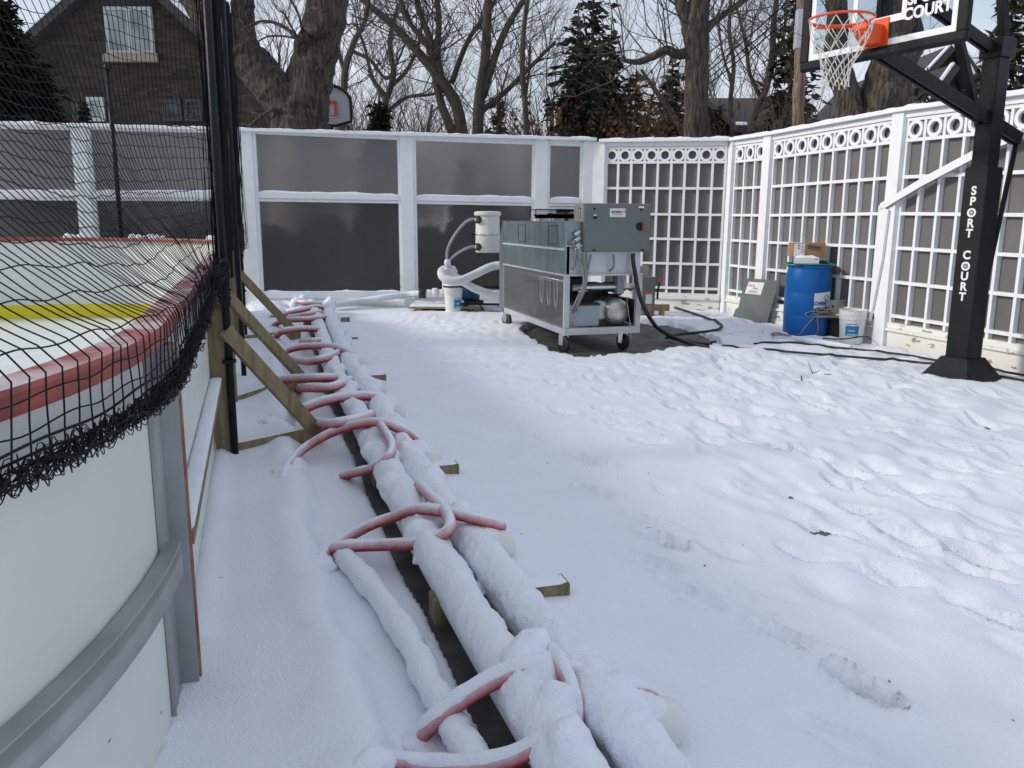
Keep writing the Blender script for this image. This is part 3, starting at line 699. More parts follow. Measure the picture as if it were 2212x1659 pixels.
# gathered hem: tangled loops along the bottom edge
m = MB(); rd = random.Random(5)
def hem(t, i):
    a = i * 2.4
    q = path(t, .062 + .018 * math.cos(t * 9 + a) + .012 * math.sin(t * 31 + a * 2))
    q.z = .985 + .07 * float(sstep(1.2, 2.4, np.array(t))) - .012 * abs(math.sin(t * 5 + i)) - (.004 + .009 * (i % 4)) * (.6 + .4 * math.sin(t * 11 + a)) + .007 * math.sin(t * 43 + a)
    return q
for i in range(10): m.tube([hem(t, i) + Vector((rd.uniform(-1, 1), rd.uniform(-1, 1), rd.uniform(-1, 1))) * .0025 for t in srange(-2.6, 2.45, .022)], .0016, 3, False)
for i in range(2): m.tube([path(t, .05 + .008 * math.sin(t * 7 + i * 2)) + Vector((0, 0, .985 + .02 * i + .07 * float(sstep(1.2, 2.4, np.array(t))) + .006 * math.sin(t * 13))) for t in srange(-2.6, 2.45, .03)], .0028, 5, False)
for i in range(16):      # folded net of the hem: crossing wavy strands
    ph = i * .79; zz_ = rd.uniform(-.012, .006)
    m.tube([path(t, .060 + .012 * math.cos(t * 70 + ph * 2)) + Vector((0, 0, .972 + zz_ + .07 * float(sstep(1.2, 2.4, np.array(t))) + .021 * math.sin((t + .006 * math.sin(t * 17)) * (118 if i % 2 else -118) + ph) + .006 * math.sin(t * 9 + i))) for t in srange(-2.6, 2.45, .0065)], .0013, 3, False)
m.build('gathered_hem', M['net'], nt_)
for kk in (0, 2):      # tied bundles near the poles and at the joint post
    m = MB()
    for i in range((60, 8, 50)[kk]):
        (t, b, z0, rx, rz) = ((2.0 + .55 * rd.random(), .10, 1.03, .05, .10), (-.02 + .10 * rd.random(), .075, .93, .03, .04), (5.2 + 2.6 * rd.random(), .15, 1.15, .05, .12))[kk]
        c = path(t, b) + Vector((0, 0, z0 + rd.uniform(-.04, .06))); a0 = rd.uniform(0, 6.3); s_ = rd.uniform(.4, 1)
        m.tube([c + RD * (rx * s_ * math.cos(a0 + k * .7)) + RE * (.035 * math.sin(a0 * 2 + k)) + Vector((0, 0, rz * s_ * math.sin(a0 + k * .7))) for k in range(8)], .0024, 3, False)
    m.build('tied_bundle', M['net'], nt_)
rd = random.Random(8); pm2 = (MB(), MB())
for i in range(70):      # slack net pleated against the poles
    a = rd.uniform(0, 6.28); rr = rd.uniform(.01, .065); q0 = path(2.52, .11); q1 = path(rd.uniform(6.8, 7.4), .14)
    for m, q in zip(pm2, (q0, q1)): m.tube([Vector((q.x + rr * math.cos(a) * (1 + .3 * math.sin(z * 3 + i)), q.y + rr * math.sin(a), z)) for z in srange(1.05, 3.45, .15)], .0024, 3, False)
for m in pm2: m.build('pleated_net', M['net'], nt_)

# ================================================================ header pipes
def header(fn, label, seed, y0=1.15, y1=12.2):
    t = thing('header_pipe', label, 'pipe', tuple(fn(2.0)), 'snow covered header pipes beside the rink')
    m = MB(); m.tube([fn(y, .095) for y in srange(y0, y1, .3)], .062, 16); m.build('pipe', M['foam'], t, smooth=True)
    m = MB(); pts = []; rs = []
    for y in srange(y0, y1, .035):
        k = mnoise.noise(Vector((y * 2.2, seed, 0))); k2 = mnoise.noise(Vector((y * 8, seed, 4)))
        pts.append(fn(y, .135 + .010 * k + .004 * k2) + Vector((.006 * mnoise.noise(Vector((y * 3, 9, seed))), 0, 0))); rs.append(.073 + .010 * k + .005 * k2)
    m.tube(pts, rs, 14)
    return t, m
tA, mA = header(hA, 'snow covered header pipe nearer the rink boards, left one of the pair', 1.5)
tB, mB_ = header(hB, 'snow covered header pipe farther from the rink boards, with white end caps on its right', 7.5)
def lumpA(u, v, z, r, k=0, sq=(1, 1, 1)): mA.blob(P(u, v, z), r, k, .25, 9, sq)
for j, (u, v, z, r) in enumerate(((1150, 1395, .215, .055), (1125, 1440, .185, .068), (1180, 1460, .185, .062), (1205, 1520, .18, .06), (1075, 1470, .13, .04), (940, 1110, .19, .058), (905, 1150, .17, .060), (930, 1175, .16, .058), (900, 1210, .10, .022),
                                  (820, 935, .19, .055), (845, 985, .17, .055), (800, 975, .16, .055), (770, 900, .16, .05), (745, 855, .17, .055), (735, 800, .17, .055), (715, 770, .17, .06), (700, 730, .17, .06), (690, 700, .17, .06), (1230, 1600, .2, .055), (655, 650, .1, .1), (640, 655, .08, .1))):
    lumpA(u, v, z, r, j)
_r = random.Random(6)
for k in range(16):
    y = 3.2 + 9 * (k / 15) ** 1.1; mA.blob(hA(y, .16) + Vector((_r.uniform(-.04, .04), 0, 0)), _r.uniform(.05, .078), k + 50, .5, 8); mB_.blob(hB(y + .1, .16) + Vector((_r.uniform(-.03, .08), 0, 0)), _r.uniform(.05, .075), k + 80, .5, 8)
snowify(mA.build('snow_cover', M['snow'], tA, smooth=True), .011, 7)
caps = [(1100, 1172, .085, .060), (1492, 1562, .085, .062), (934, 990, .08, .062), (848, 884, .08, .062), (817, 834, .08, .062), (776, 780, .08, .062)]
for j, (u, v, z, r) in enumerate(caps):
    c = P(u, v, z + .03); b = hB(c.y, .10); ax = RE
    c = Vector((b.x, b.y, 0)) + ax * (.175 if j == 1 else .155) + Vector((0, 0, .088))
    m = MB(); m.lathe([(.062, 0), (.064, .035), (.060, .062), (.046, .084), (.022, .096), (.0, .099)], c - ax * .06, 24, ax); m.tube([Vector((b.x, b.y, .088)), c - ax * .055], .05, 16, False)
    m.build('end_cap', M['pvc'], tB, auto=True)
    mB_.blob(c + Vector((0, 0, .035)) - ax * .055, .045, j, .2, 9); mB_.blob(c - ax * .10 + Vector((0, 0, .045)), .056, j + 9, .2, 9)
    mB_.blob(hB(c.y + .06, .185), .048, j + 20, .2, 9)
for j, (u, v, z, r) in enumerate(((1065, 1215, .13, .05), (1230, 1455, .17, .04), (1340, 1500, .17, .06), (950, 1075, .17, .04), (905, 970, .17, .05), (740, 740, .17, .06), (725, 700, .18, .06), (712, 665, .2, .08), (715, 652, .2, .08))):
    mB_.blob(P(u, v, z), r, j, .2, 9)
snowify(mB_.build('snow_cover', M['snow'], tB, smooth=True), .011, 7)
# support blocks under the pipes
for (u, v, lb, wl, hgt) in ((1222, 1282, 'nearest wooden block end sticking out of the snow under the pipes', .5, .09), (988, 1017, 'wooden pipe block second from the camera, end showing right of the pipes', .46, .08), (833, 820, 'third wooden pipe block end beside the snowy pipes', .46, .08),
                            (772, 737, 'fourth wooden pipe block end, second farthest along the pipes', .46, .08), (755, 694, 'farthest wooden pipe block end near the back wall', .6, .09)):
    e = P(u, v, .03); a = Vector((e.x, e.y, 0)); b = a - RE * wl
    t = tag(MB().bar(Vector((b.x, b.y, hgt - .045)), Vector((a.x, a.y, hgt - .045)), .09, .09).build('support_block', M['wood'], None, bevel=.004), lb, 'timber block', 'wooden blocks under the header pipes')
    t2 = snow_strip(b + RE * .02 + Vector((0, 0, hgt)), a - RE * .008 + Vector((0, 0, hgt)), RD, .095, .024, t, u * .01)
# ================================================================ red hoses
def zo(x, y): return ((500 + x / 3.318) / 1.157, (680 + y / 3.318) / 1.157)
hoses = [
 ('red hose arching at the bottom edge of the photo, mostly under snow', [(800, 1640, -.02), (900, 1652, .03), (1010, 1655, .06), (1110, 1636, .11), (1180, 1598, .17), (1235, 1570, .17)], .020),
 ('thick frosted red hose climbing onto the nearest snow lump on the pipes', [(900, 1600, -.03), (935, 1560, .06), (1000, 1510, .12), (1075, 1466, .175), (1140, 1445, .205), (1240, 1456, .19), (1330, 1480, .175)], .023),
 ('short red hose end bridging over the right pipe near the largest end cap', [(1325, 1482, .13), (1345, 1480, .185), (1380, 1492, .17), (1415, 1510, .08), (1430, 1525, -.02)], .019),
 ('snow topped hose bend curling down the side of the nearest lump', [(1150, 1385, .20), (1200, 1420, .215), (1235, 1490, .19), (1243, 1560, .14), (1225, 1610, .10)], .020),
 ('bright red hose in a long low loop beside the middle of the pipes', [(690, 1215, -.03), (708, 1190, .04), (745, 1181, .07), (820, 1178, .09), (900, 1174, .15), (950, 1160, .20), (972, 1136, .235), (962, 1104, .245), (930, 1072, .24), (905, 1048, .20)], .021),
 ('pale frosted red hose behind the long low loop', [(690, 1200, -.02), (745, 1165, .06), (800, 1135, .11), (850, 1117, .15), (905, 1101, .225), (960, 1106, .235), (1030, 1122, .215), (1085, 1140, .15)], .020),
 ('big arched red hose just beyond the nearest brace foot', [(618, 1012, -.02), (650, 975, .07), (700, 943, .14), (755, 922, .20), (815, 913, .25), (865, 928, .235), (900, 955, .14), (915, 975, .08)], .023),
 ('bright red hose under the big arched hose, bending round the pipe', [(738, 1030, -.01), (765, 1022, .06), (805, 1012, .13), (838, 990, .21), (847, 962, .245), (834, 935, .25), (818, 912, .24)], .021),
]
far = [([(680, 1200), (760, 1165), (850, 1140), (1000, 1080), (1200, 1040), (1400, 1030), (1530, 1060)], 'frosted red hose crossing the pipes just before the big arch'),
 ([(930, 1240), (1000, 1262), (1100, 1265), (1300, 1230), (1420, 1190)], 'red hose with a bare underside right behind the big arch'),
 ([(640, 905), (760, 890), (950, 880), (1120, 880)], 'faint frosted hose by the foot of the second brace'),
 ([(810, 970), (900, 962), (1080, 960), (1250, 900)], 'red hose passing the foot of the second brace'),
 ([(630, 725), (660, 690), (720, 650), (850, 620), (1000, 615), (1100, 620), (1200, 650), (1270, 695)], 'wide arching red hose between the second and farthest braces'),
 ([(740, 720), (900, 745), (1040, 715), (1150, 670)], 'red hose tucked under the wide arching one'),
 ([(840, 580), (920, 578), (1000, 570)], 'short bit of red hose near the farthest brace foot'),
 ([(610, 555), (640, 525), (700, 490), (850, 470), (1040, 480)], 'curved red hose level with the farthest brace foot'),
 ([(600, 455), (650, 420), (720, 400), (900, 390), (1040, 375)], 'red hose third from the back wall'),
 ([(580, 370), (700, 352), (830, 320), (950, 290), (1030, 300)], 'rising red hose second from the back wall'),
 ([(690, 378), (800, 370), (900, 350), (1000, 330)], 'red hose lying just under the rising one'),
 ([(770, 240), (850, 255), (920, 262), (1020, 265)], 'last red hose, right at the back wall')]
for pts, lb in far:
    n = len(pts); hoses.append((lb, [(*zo(x, y), (-.02 if i == 0 else .05 + .17 * math.sin(math.pi * min(1, i / (n - 1) * .72)))) for i, (x, y) in enumerate(pts)], .024))
def onz(u, v, z, first):
    g = 0.0
    for _ in range(12):
        q = P(u, v, g); g = .5 * g + .5 * gz(q.x, q.y)
    return P(u, v, g - .004 if first and g > -.05 else (max(z, g + .022) if g > -.05 else max(z, .03)))
for j, (lb, pts, r) in enumerate(hoses):
    r *= 1.12 if j < 8 else 1.32
    sp = spline([onz(u, v, z, i == 0) for i, (u, v, z) in enumerate(pts)], 7)
    d0 = (sp[0] - sp[3]).normalized(); d0.z = -.45; d0.normalize(); sp = [sp[0] + d0 * .09] + sp
    o = tag(MB().tube(sp, r, 14).build('red_hose', M['hose_red'], None, smooth=True), lb, 'hose', 'red rink hoses looping over the header pipes')
    m = MB(); ps = []; rs = []
    for i, q in enumerate(sp):
        k = mnoise.noise(Vector((i * .31, j * 5.1, 0))); ps.append(q + Vector((0, 0, r * .62))); rs.append(r * ((.66 if j > 3 else .90) + .16 * k))
    m.tube(ps, rs, 10)
    m.blob(sp[1] - Vector((0, 0, .018)), r * 1.9, j, .5, 8, (1.5, 1.3, .8)); m.blob(sp[0] - Vector((0, 0, .0)), r * 1.8, j + 30, .5, 8, (1.5, 1.3, .9))
    snowify(m.build('snow_cover', M['snow'], o, smooth=True), .0075, 2)
# snow ridge over a buried tube beside the ledge
m = MB()
rp = [P(u, v, z) for u, v, z in ((735, 1190, .03), (820, 1290, .04), (880, 1380, .05), (925, 1470, .05), (965, 1540, .05), (1000, 1600, .05), (1040, 1670, .05))]
sp = spline(rp, 6); m.tube(sp, [.045 + .012 * mnoise.noise(Vector((i * .4, 2, 2))) for i in range(len(sp))], 12)
snowify(tag(m.build('buried_tube', M['snow'], None, smooth=True), 'snow covered tube running along the ledge left of the pipes', 'tube'), .014, 4)

# bits of bark and leaf blown on the snow
m = MB(); rd = random.Random(12)
for i in range(130):
    x, y = rd.uniform(-1.2, 4.2), 1.3 + 8 * rd.random() ** 1.4
    if -.5 < x - float(fA_(y)) < .4: continue
    z = gz(x, y) + .002; k = .003 + .006 * rd.random(); a = rd.uniform(0, 3.14); e = Vector((math.cos(a), math.sin(a), .1)) * k; f = Vector((-math.sin(a), math.cos(a), .2)) * k * .5; q = Vector((x, y, z))
    if rd.random() < .3: m.tube([q - e * 2.2, q + e * 2.2], .0009, 4)
    else: m.add([q - e, q + f, q + e, q - f], [(0, 1, 2, 3)])
o = m.build('snow_debris', M['twig'], None, kind='stuff'); o['label'] = 'tiny bits of bark and leaf scattered on the snow'; o['category'] = 'debris'
# ================================================================ chiller cart
za = .14
cA = P(1219, 725, za); cBk = P(1081, 672, za); cR = P(1388, 721, za)
cd = (cBk - cA); LD = cd.length; cd.normalize(); cr = Vector((-cd.y, cd.x, 0)); cr = Vector((cd.y, -cd.x, 0))
LW = (cR - cA).length
cr2 = (cR - cA).normalized()
if abs(cr.dot(cr2)) < .97: cr = cr2      # follow the surveyed front edge
def C(a, b, z): return cA + cr * a + cd * b + Vector((0, 0, z - za))
ZS = PP(1220, 593, cA, cr).z; ZM = PP(1220, 539, cA, cr).z; ZG = PP(1220, 479, cA, cr).z
ch = thing('rink_chiller', 'grey wheeled rink chiller cart with perforated side and control box', 'chiller', tuple(C(LW / 2, LD / 2, -.06)))
def cb(mb, a0, a1, b0, b1, z0, z1): return mb.xbox(C(a0, b0, z0), cr * (a1 - a0), cd * (b1 - b0), (0, 0, z1 - z0))
W_ = LW
m = MB(); cb(m, 0, W_, 0, .05, za, za + .075); cb(m, 0, W_, LD - .05, LD, za, za + .075); cb(m, 0, .05, .052, LD - .052, za, za + .075); cb(m, W_ - .05, W_, .052, LD - .052, za, za + .075)
m.build('base_frame', M['galv_lt'], ch, bevel=.003)
for a in (0.0, W_ - .055):
    for b in (0.0, LD - .055): cb(MB(), a, a + .055, b, b + .055, za + .076, ZS - .02).build('corner_post', M['galv_lt'], ch, bevel=.003)
cb(MB(), .052, W_ - .052, .052, LD - .052, za + .01, za + .03).build('floor_tray', mat('rusty_tray', (.10, .07, .05), .6, col2=(.2, .19, .18), scale=6), ch)
cb(MB(), -.012, W_ + .012, -.012, LD, ZS - .02, ZS).build('shelf', M['galv_lt'], ch, bevel=.002)
# left side: perforated panel, solid end strip, galvanised hood
bp = LD - .16
m = MB(); m.add([C(-.002, .045, za + .07), C(-.002, bp - .02, za + .07), C(-.002, bp - .02, ZS), C(-.002, .045, ZS)], [(0, 1, 2, 3)]); m.build('perforated_panel', M['perf'], ch)
cb(MB(), -.004, .0, .0, .045, za + .076, ZS).build('panel_edge', M['galv_lt'], ch); cb(MB(), -.010, .0, bp - .02, bp, za + .07, ZS).build('panel_edge', M['galv_lt'], ch)
zr = ZS + .02
# hood: box ZS..ZG with a sloped rear corner
prof = [(0.0, ZS), (LD, za + .02), (LD, ZG - .30), (LD - .17, ZG), (.0, ZG)]
m = MB(); m.prism([C(-.012, 0, ZS + .002), C(-.012, bp, ZS + .002), C(-.012, bp, ZG), C(-.012, 0, ZG)], cr * .012); m.build('hood_side', M['galv'], ch)
m = MB(); m.prism([C(-.016, bp, za), C(-.016, LD, za), C(-.016, LD, ZG - .26), C(-.016, bp, ZG)], cr * .012); m.build('end_strip', M['galv'], ch)
m = MB(); m.prism([C(-.014, LD - .002, za), C(-.014, LD + .012, za), C(-.014, LD + .012, ZG - .26), C(-.014, bp + .01, ZG + .004), C(-.014, bp, ZG - .01), C(-.014, LD - .002, ZG - .275)], cr * (W_ + .02)); m.build('rear_panel', M['galv'], ch)
cb(MB(), -.012, W_, .0, bp, ZG, ZG + .006).build('hood_top', M['galv'], ch)
cb(MB(), W_ - .006, W_, .06, LD, ZS + .002, ZG).build('hood_far_side', M['galv'], ch)
m = MB(); cb(m, -.018, -.0125, .0, bp, ZM - .012, ZM + .012); m.build('hood_seam', M['galv_lt'], ch)
for b in (bp * .10, bp * .58):
    m = MB(); zz0, zz1 = ZM + .05, ZG - .05
    for w_ in ((b, b + .012, zz0, zz1), (b + .29, b + .302, zz0, zz1), (b, b + .302, zz0 - .012, zz0), (b, b + .302, zz1, zz1 + .012)): cb(m, -.017, -.0125, *w_)
    m.build('hood_hatch', mat('hatch_edge', (.10, .14, .16), .5, .6) if b < bp * .3 else bpy.data.materials['hatch_edge'], ch)
m = MB()
for i in range(9):
    for z in (ZS + .08, ZM - .035, ZM + .03): m.lathe([(.005, 0), (.004, .004)], C(-.0125, .04 + i * (bp - .08) / 8, z), 6, -cr)
m.build('rivet', M['steel'], ch)
# front deep plate between shelf and control box
cb(MB(), .055, W_ - .01, .03, .036, ZS + .0, ZM + .03).build('front_plate', M['galv_lt'], ch)
cb(MB(), .0, .012, .0, .05, ZS, ZG).build('hood_front_edge', M['galv'], ch)
cb(MB(), .0, W_ - .012, -.004, .035, ZM + .031, ZM + .045).build('front_angle', M['galv_lt'], ch)
cb(MB(), .0, .26, .04, .046, ZM + .05, ZG).build('hood_front', M['galv'], ch)
cb(MB(), .2, .23, .036, .30, ZM + .05, ZG - .0).build('dark_slot', M['dark'], ch)
# fans
for a in (.28, W_ * .5 + .30):
    c = C(min(a, W_ - .26), bp * .55 if a < .5 else bp * .5, ZG + .006)
    m = MB(); m.lathe([(.25, 0), (.255, .0), (.255, .03), (.24, .03), (.24, 0)], c, 40); m.build('fan_ring', M['steel'], ch, auto=True)
    m = MB()
    for k in range(9): m.lathe([(.03 + k * .026 - .002, .0), (.03 + k * .026 + .002, .003)], c + Vector((0, 0, .135)), 36)
    for k in range(6): m.lathe([(.252 - .002, 0), (.252 + .002, .003)], c + Vector((0, 0, .035 + k * .018)), 36)
    for k in range(8):
        a_ = k * math.pi / 4; dv = Vector((math.cos(a_), math.sin(a_), 0)); m.tube([c + dv * .03 + Vector((0, 0, .138)), c + dv * .245 + Vector((0, 0, .138)), c + dv * .256 + Vector((0, 0, .13)), c + dv * .258], .0035, 5)
    m.build('fan_guard', M['black'], ch)
    m = MB(); m.lathe([(.06, .0), (.06, .06), (.0, .07)], c + Vector((0, 0, .02)), 14)
    for k in range(5):
        a_ = k * 2 * math.pi / 5; dv = Vector((math.cos(a_), math.sin(a_), 0)); sd = Vector((-dv.y, dv.x, 0)); m.xbox(c + dv * .06 - sd * .05 + Vector((0, 0, .03)), dv * .165, sd * .11 + Vector((0, 0, .045)), (0, 0, .004))
    m.build('fan_blades', M['dark'], ch)
# control box
bl = PP(1260, 545, C(0, -.03, 0), cr); bt = PP(1260, 438.5, C(0, -.03, 0), cr); br_ = PP(1403, 545, C(0, -.03, 0), cr)
xa, xb, z0, z1 = (bl - cA).dot(cr), (br_ - cA).dot(cr), bl.z, bt.z
cb(MB(), xa, xb, -.008, .27, z0, z1).build('control_box', M['greybox_l'], ch, bevel=.004)
dr = cb(MB(), xa + .004, xb - .004, -.034, -.009, z0 + .004, z1 - .004).build('control_door', M['greybox'], ch, bevel=.006)
def cf(u, v, off=-.0345): q = PP(u, v, C(0, off, 0), cr); return (q - cA).dot(cr), q.z
def z7(x, y): return ((1500 + x / 16.59) / 1.157, (500 + y / 16.59) / 1.157)
a0, s1 = cf(*z7(405, 345)); a1, s0 = cf(*z7(1045, 705))
cb(MB(), a0, a1, -.0365, -.0345, s0, s1).build('maker_sticker', M['label_w'], ch)
text('RINK', (a1 - a0) * .215, C(a0 + (a1 - a0) * .075, -.038, s0 + (s1 - s0) * .58), cr, (0, 0, 1), M['ink'], ch, 'sticker_lettering', .0008, .0004, 'LEFT', .2)
text('MATE', (a1 - a0) * .215, C(a0 + (a1 - a0) * .50, -.038, s0 + (s1 - s0) * .58), cr, (0, 0, 1), M['ink_red'], ch, 'sticker_lettering', .0008, .0004, 'LEFT', .2)
text('by Custom Ice Inc.', (a1 - a0) * .085, C((a0 + a1) / 2, -.038, s0 + (s1 - s0) * .32), cr, (0, 0, 1), M['ink'], ch, 'sticker_lettering', .0002, .0004, 'CENTER', .2)
a0, s1 = cf(*z7(1590, 250)); a1, s0 = cf(*z7(1820, 335)); cb(MB(), a0, a1, -.0365, -.0345, s0, s1).build('warning_label', M['label_w'], ch)
cb(MB(), a0, a1, -.0365, -.0345, s1 + .0005, s1 + .008).build('warning_stripe', M['ink_red'], ch)
for x, y in ((1700, 400),):
    a, z = cf(*z7(x, y)); MB().lathe([(.012, 0), (.012, .006), (.0, .009)], C(a, -.0345, z), 14, -cd).build('door_latch', M['black'], ch, auto=True)
for (u, v) in ((1284, 450.5), ):
    a, z = cf(u, v); MB().lathe([(.012, 0), (.012, .006), (.0, .009)], C(a, -.0345, z), 14, -cd).build('door_latch', M['black'], ch, auto=True)
a, z = cf(1285, 470); m = MB(); m.lathe([(.014, 0), (.014, .03), (.0, .034)], C(a, -.0345, z), 14, -cd); m.build('selector_switch', M['black'], ch, auto=True)
cb(MB(), a - .018, a + .018, -.037, -.0345, z + .018, z + .032).build('switch_plate', M['steel'], ch)
a, z = cf(1384, 489); m = MB(); m.lathe([(.042, 0), (.042, .012), (.03, .018)], C(a - .012, -.0345, z), 24, -cd); m.build('rotary_base', M['black'], ch, auto=True)
m = MB(); m.xbox(C(a - .004, -.054, z - .052), cr * .028, cd * -.022, (0, 0, .095)); m.build('rotary_handle', mat('red_handle', (.35, .03, .02), .4), ch, bevel=.009)
for u in (1283, 1388):
    a, z = cf(u, 541); cb(MB(), a - .02, a + .02, -.037, -.0345, z - .006, z + .012).build('door_clamp', M['black'], ch)
# side labels on control box
for z, h, mm in ((z1 - .10, .11, 'ink'), (z1 - .235, .025, 'ink_red'), (z1 - .265, .022, 'label_w')):
    cb(MB(), xa - .002, xa - .0005, .07, .13, z - h / 2, z + h / 2).build('side_label', M[mm], ch)
m = MB()
for k in range(8): cb(m, xa - .003, xa - .0022, .085, .115, z1 - .145 + k * .011, z1 - .14 + k * .011)
m.build('side_label_lines', M['label_w'], ch)
# conduits
def zr5(x, y): return ((1400 + x / 4.147) / 1.157, (480 + y / 4.147) / 1.157)
def ctube(name, pts, r, mt, depth=-.05, label=None, n=10):
    q = spline([PP(*zr5(x, y), C(0, depth + dd, 0), cr) for x, y, dd in pts], 6)
    return MB().tube(q, r, n).build(name, M[mt], ch, smooth=True, label=label)
for i, pts in enumerate(([(165, 600, 0), (160, 700, 0), (150, 760, .02), (130, 805, .05)], [(180, 590, 0), (190, 680, -.01), (235, 790, -.02), (245, 880, -.02), (235, 980, -.02), (180, 1100, 0), (120, 1230, .05)],
                         [(230, 640, 0), (240, 720, -.02), (268, 800, -.03), (268, 900, -.03), (240, 1030, -.03), (200, 1120, -.01), (160, 1235, .05)], [(275, 640, 0), (270, 760, -.01), (262, 880, -.02), (225, 1060, -.02), (170, 1180, .02), (135, 1250, .08)],
                         [(320, 645, 0), (300, 740, -.02), (280, 840, -.03), (265, 960, -.03), (235, 1060, -.03), (165, 1210, .03)], [(552, 645, 0), (558, 740, 0), (545, 790, .01), (510, 820, .05)])):
    ctube('conduit', pts, .013, 'conduit')
m = MB()
for k, (x, y) in enumerate(((185, 415), (180, 480), (180, 545), (185, 575))):
    p0 = PP(*zr5(205, y - 10), C(0, .0, 0), cr); p1 = PP(*zr5(x - 30, y + 30), C(0, -.02, 0), cr); m.tube([p0, p0.lerp(p1, .4), p1], [.02, .022, .016], 10)
m.build('conduit_fitting', M['galv_lt'], ch, smooth=True)
ctube('conduit', [(150, 500, 0), (140, 530, -.01), (160, 580, 0)], .016, 'conduit')
p = PP(*zr5(228, 1028), C(0, -.075, 0), cr); MB().tube([p - cr * .05, p + cr * .06], .004, 6).build('zip_tie', M['pvc'], ch)
ctube('wire', [(695, 650, 0), (645, 760, 0), (655, 850, -.01), (680, 1030, -.03), (720, 1330, -.04), (738, 1560, -.04)], .003, 'steel', -.045, n=6)
# machinery inside
HI = ZS - za; m = MB(); m.prism([C(W_ * .17, .10, za + HI * .12), C(W_ * .49, .10, za + HI * .12), C(W_ * .505, .10, za + HI * .47), C(W_ * .155, .10, za + HI * .47)], cd * .30); m.build('drip_tank', M['ltbox'], ch, bevel=.006)
m = MB(); cb(m, W_ * .15, W_ * .51, .095, .42, za + HI * .47 + .001, za + HI * .50); m.build('tank_lid', M['dark'], ch)
m = MB()
for a in (W_ * .2, W_ * .43): cb(m, a, a + .03, .13, .4, za + .03, za + HI * .12)
m.build('tank_feet', M['galv_lt'], ch)
c = C(W_ * .765, .12, za + HI * .34); m = MB(); m.lathe([(.0, -.015), (.07, -.01), (.12, .005), (.145, .035), (.15, .09), (.15, .55)], c, 28, cd); m.build('insulated_drum', mat('foil_wrap', (.50, .50, .47), .33, .7, var=.2, scale=14, bump=.5, bscale=25), ch, auto=True)
m = MB(); m.lathe([(.09, 0), (.11, .02), (.11, .12)], C(W_ * .57, .2, za + HI * .36), 20, cd); m.build('suction_flange', M['galv_lt'], ch, auto=True)
q = [C(.2, .3, ZS - .17), C(.4, .28, ZS - .165), C(.75, .26, ZS - .16), C(.93, .26, ZS - .165)]
MB().tube(q, .038, 14).build('foil_pipe', M['steel'], ch, smooth=True)
m = MB(); cb(m, .70, .78, .20, .34, ZS - .24, ZS - .03); m.build('valve_block', M['ltbox'], ch, bevel=.004)
m = MB(); cb(m, .12, .42, .45, .95, za + .45, ZS - .08); cb(m, .5, .72, .5, .9, za + .3, ZS - .15); cb(m, .15, .55, LD * .55, LD * .8, za + .05, za + .45); m.lathe([(.16, 0), (.17, .05), (.17, .3), (.1, .36)], C(.35, .7, za + .42), 18)
for k in range(6): m.lathe([(.115, 0), (.115, .012)], C(.72, .4, za + .3 + k * .045), 18)
m.build('compressor', M['dark'], ch, bevel=.01)
m = MB()
for b0 in (.5, .75, 1.0): m.tube(spline([C(.09, b0, ZS - .10), C(.09, b0, za + .35), C(.10, b0 + .06, za + .25), C(.1, b0 + .12, za + .35), C(.1, b0 + .12, ZS - .1)], 6), .011, 8)
m.tube([C(.1, .2, ZS - .1), C(.1, bp, ZS - .08)], .02, 8); m.build('coil_tubes', M['steel'], ch, smooth=True)
m = MB(); cb(m, W_ - .012, W_ - .004, .06, LD - .06, za + .08, ZS - .3); m.build('far_side_panel', M['dark'], ch)
m = MB(); cb(m, .7, .73, .3, .45, ZM - .02, ZM + .0); m.build('plate_cutout', M['dark'], ch)
print('CHILLER', LW, LD, ZS, ZM, ZG)
# castors
for i, (u, v) in enumerate(((1202, 749), (1354, 745), (1111, 713))):
    b = P(u, v, -.055)
    if i == 0: b = C(.03, .10, 0)
    if i == 1: b = C(W_ - .16, .10, 0)
    if i == 2: b = C(.03, LD - .22, 0)
    ax = (cr * .94 + cd * .35).normalized(); c = Vector((b.x, b.y, .035)); w = MB()
    w.lathe([(.0, -.022), (.05, -.022), (.085, -.02), (.095, -.012), (.095, .012), (.085, .02), (.05, .022), (.0, .022)], c, 28, ax); cs = w.build('castor_wheel', M['rubber'], ch, auto=True)
    m = MB(); m.xbox(c - ax * .038 - Vector((.025, 0, .01)), (.05, 0, 0), ax * .005, (0, 0, .115)); m.xbox(c + ax * .033 - Vector((.025, 0, .01)), (.05, 0, 0), ax * .005, (0, 0, .115)); m.xbox(Vector((c.x - .05, c.y - .04, .13)), (.1, 0, 0), (0, .09, 0), (0, 0, .008)); m.lathe([(.02, -.03), (.02, .03)], c, 12, ax)
    m.build('castor_fork', M['steel'], ch)
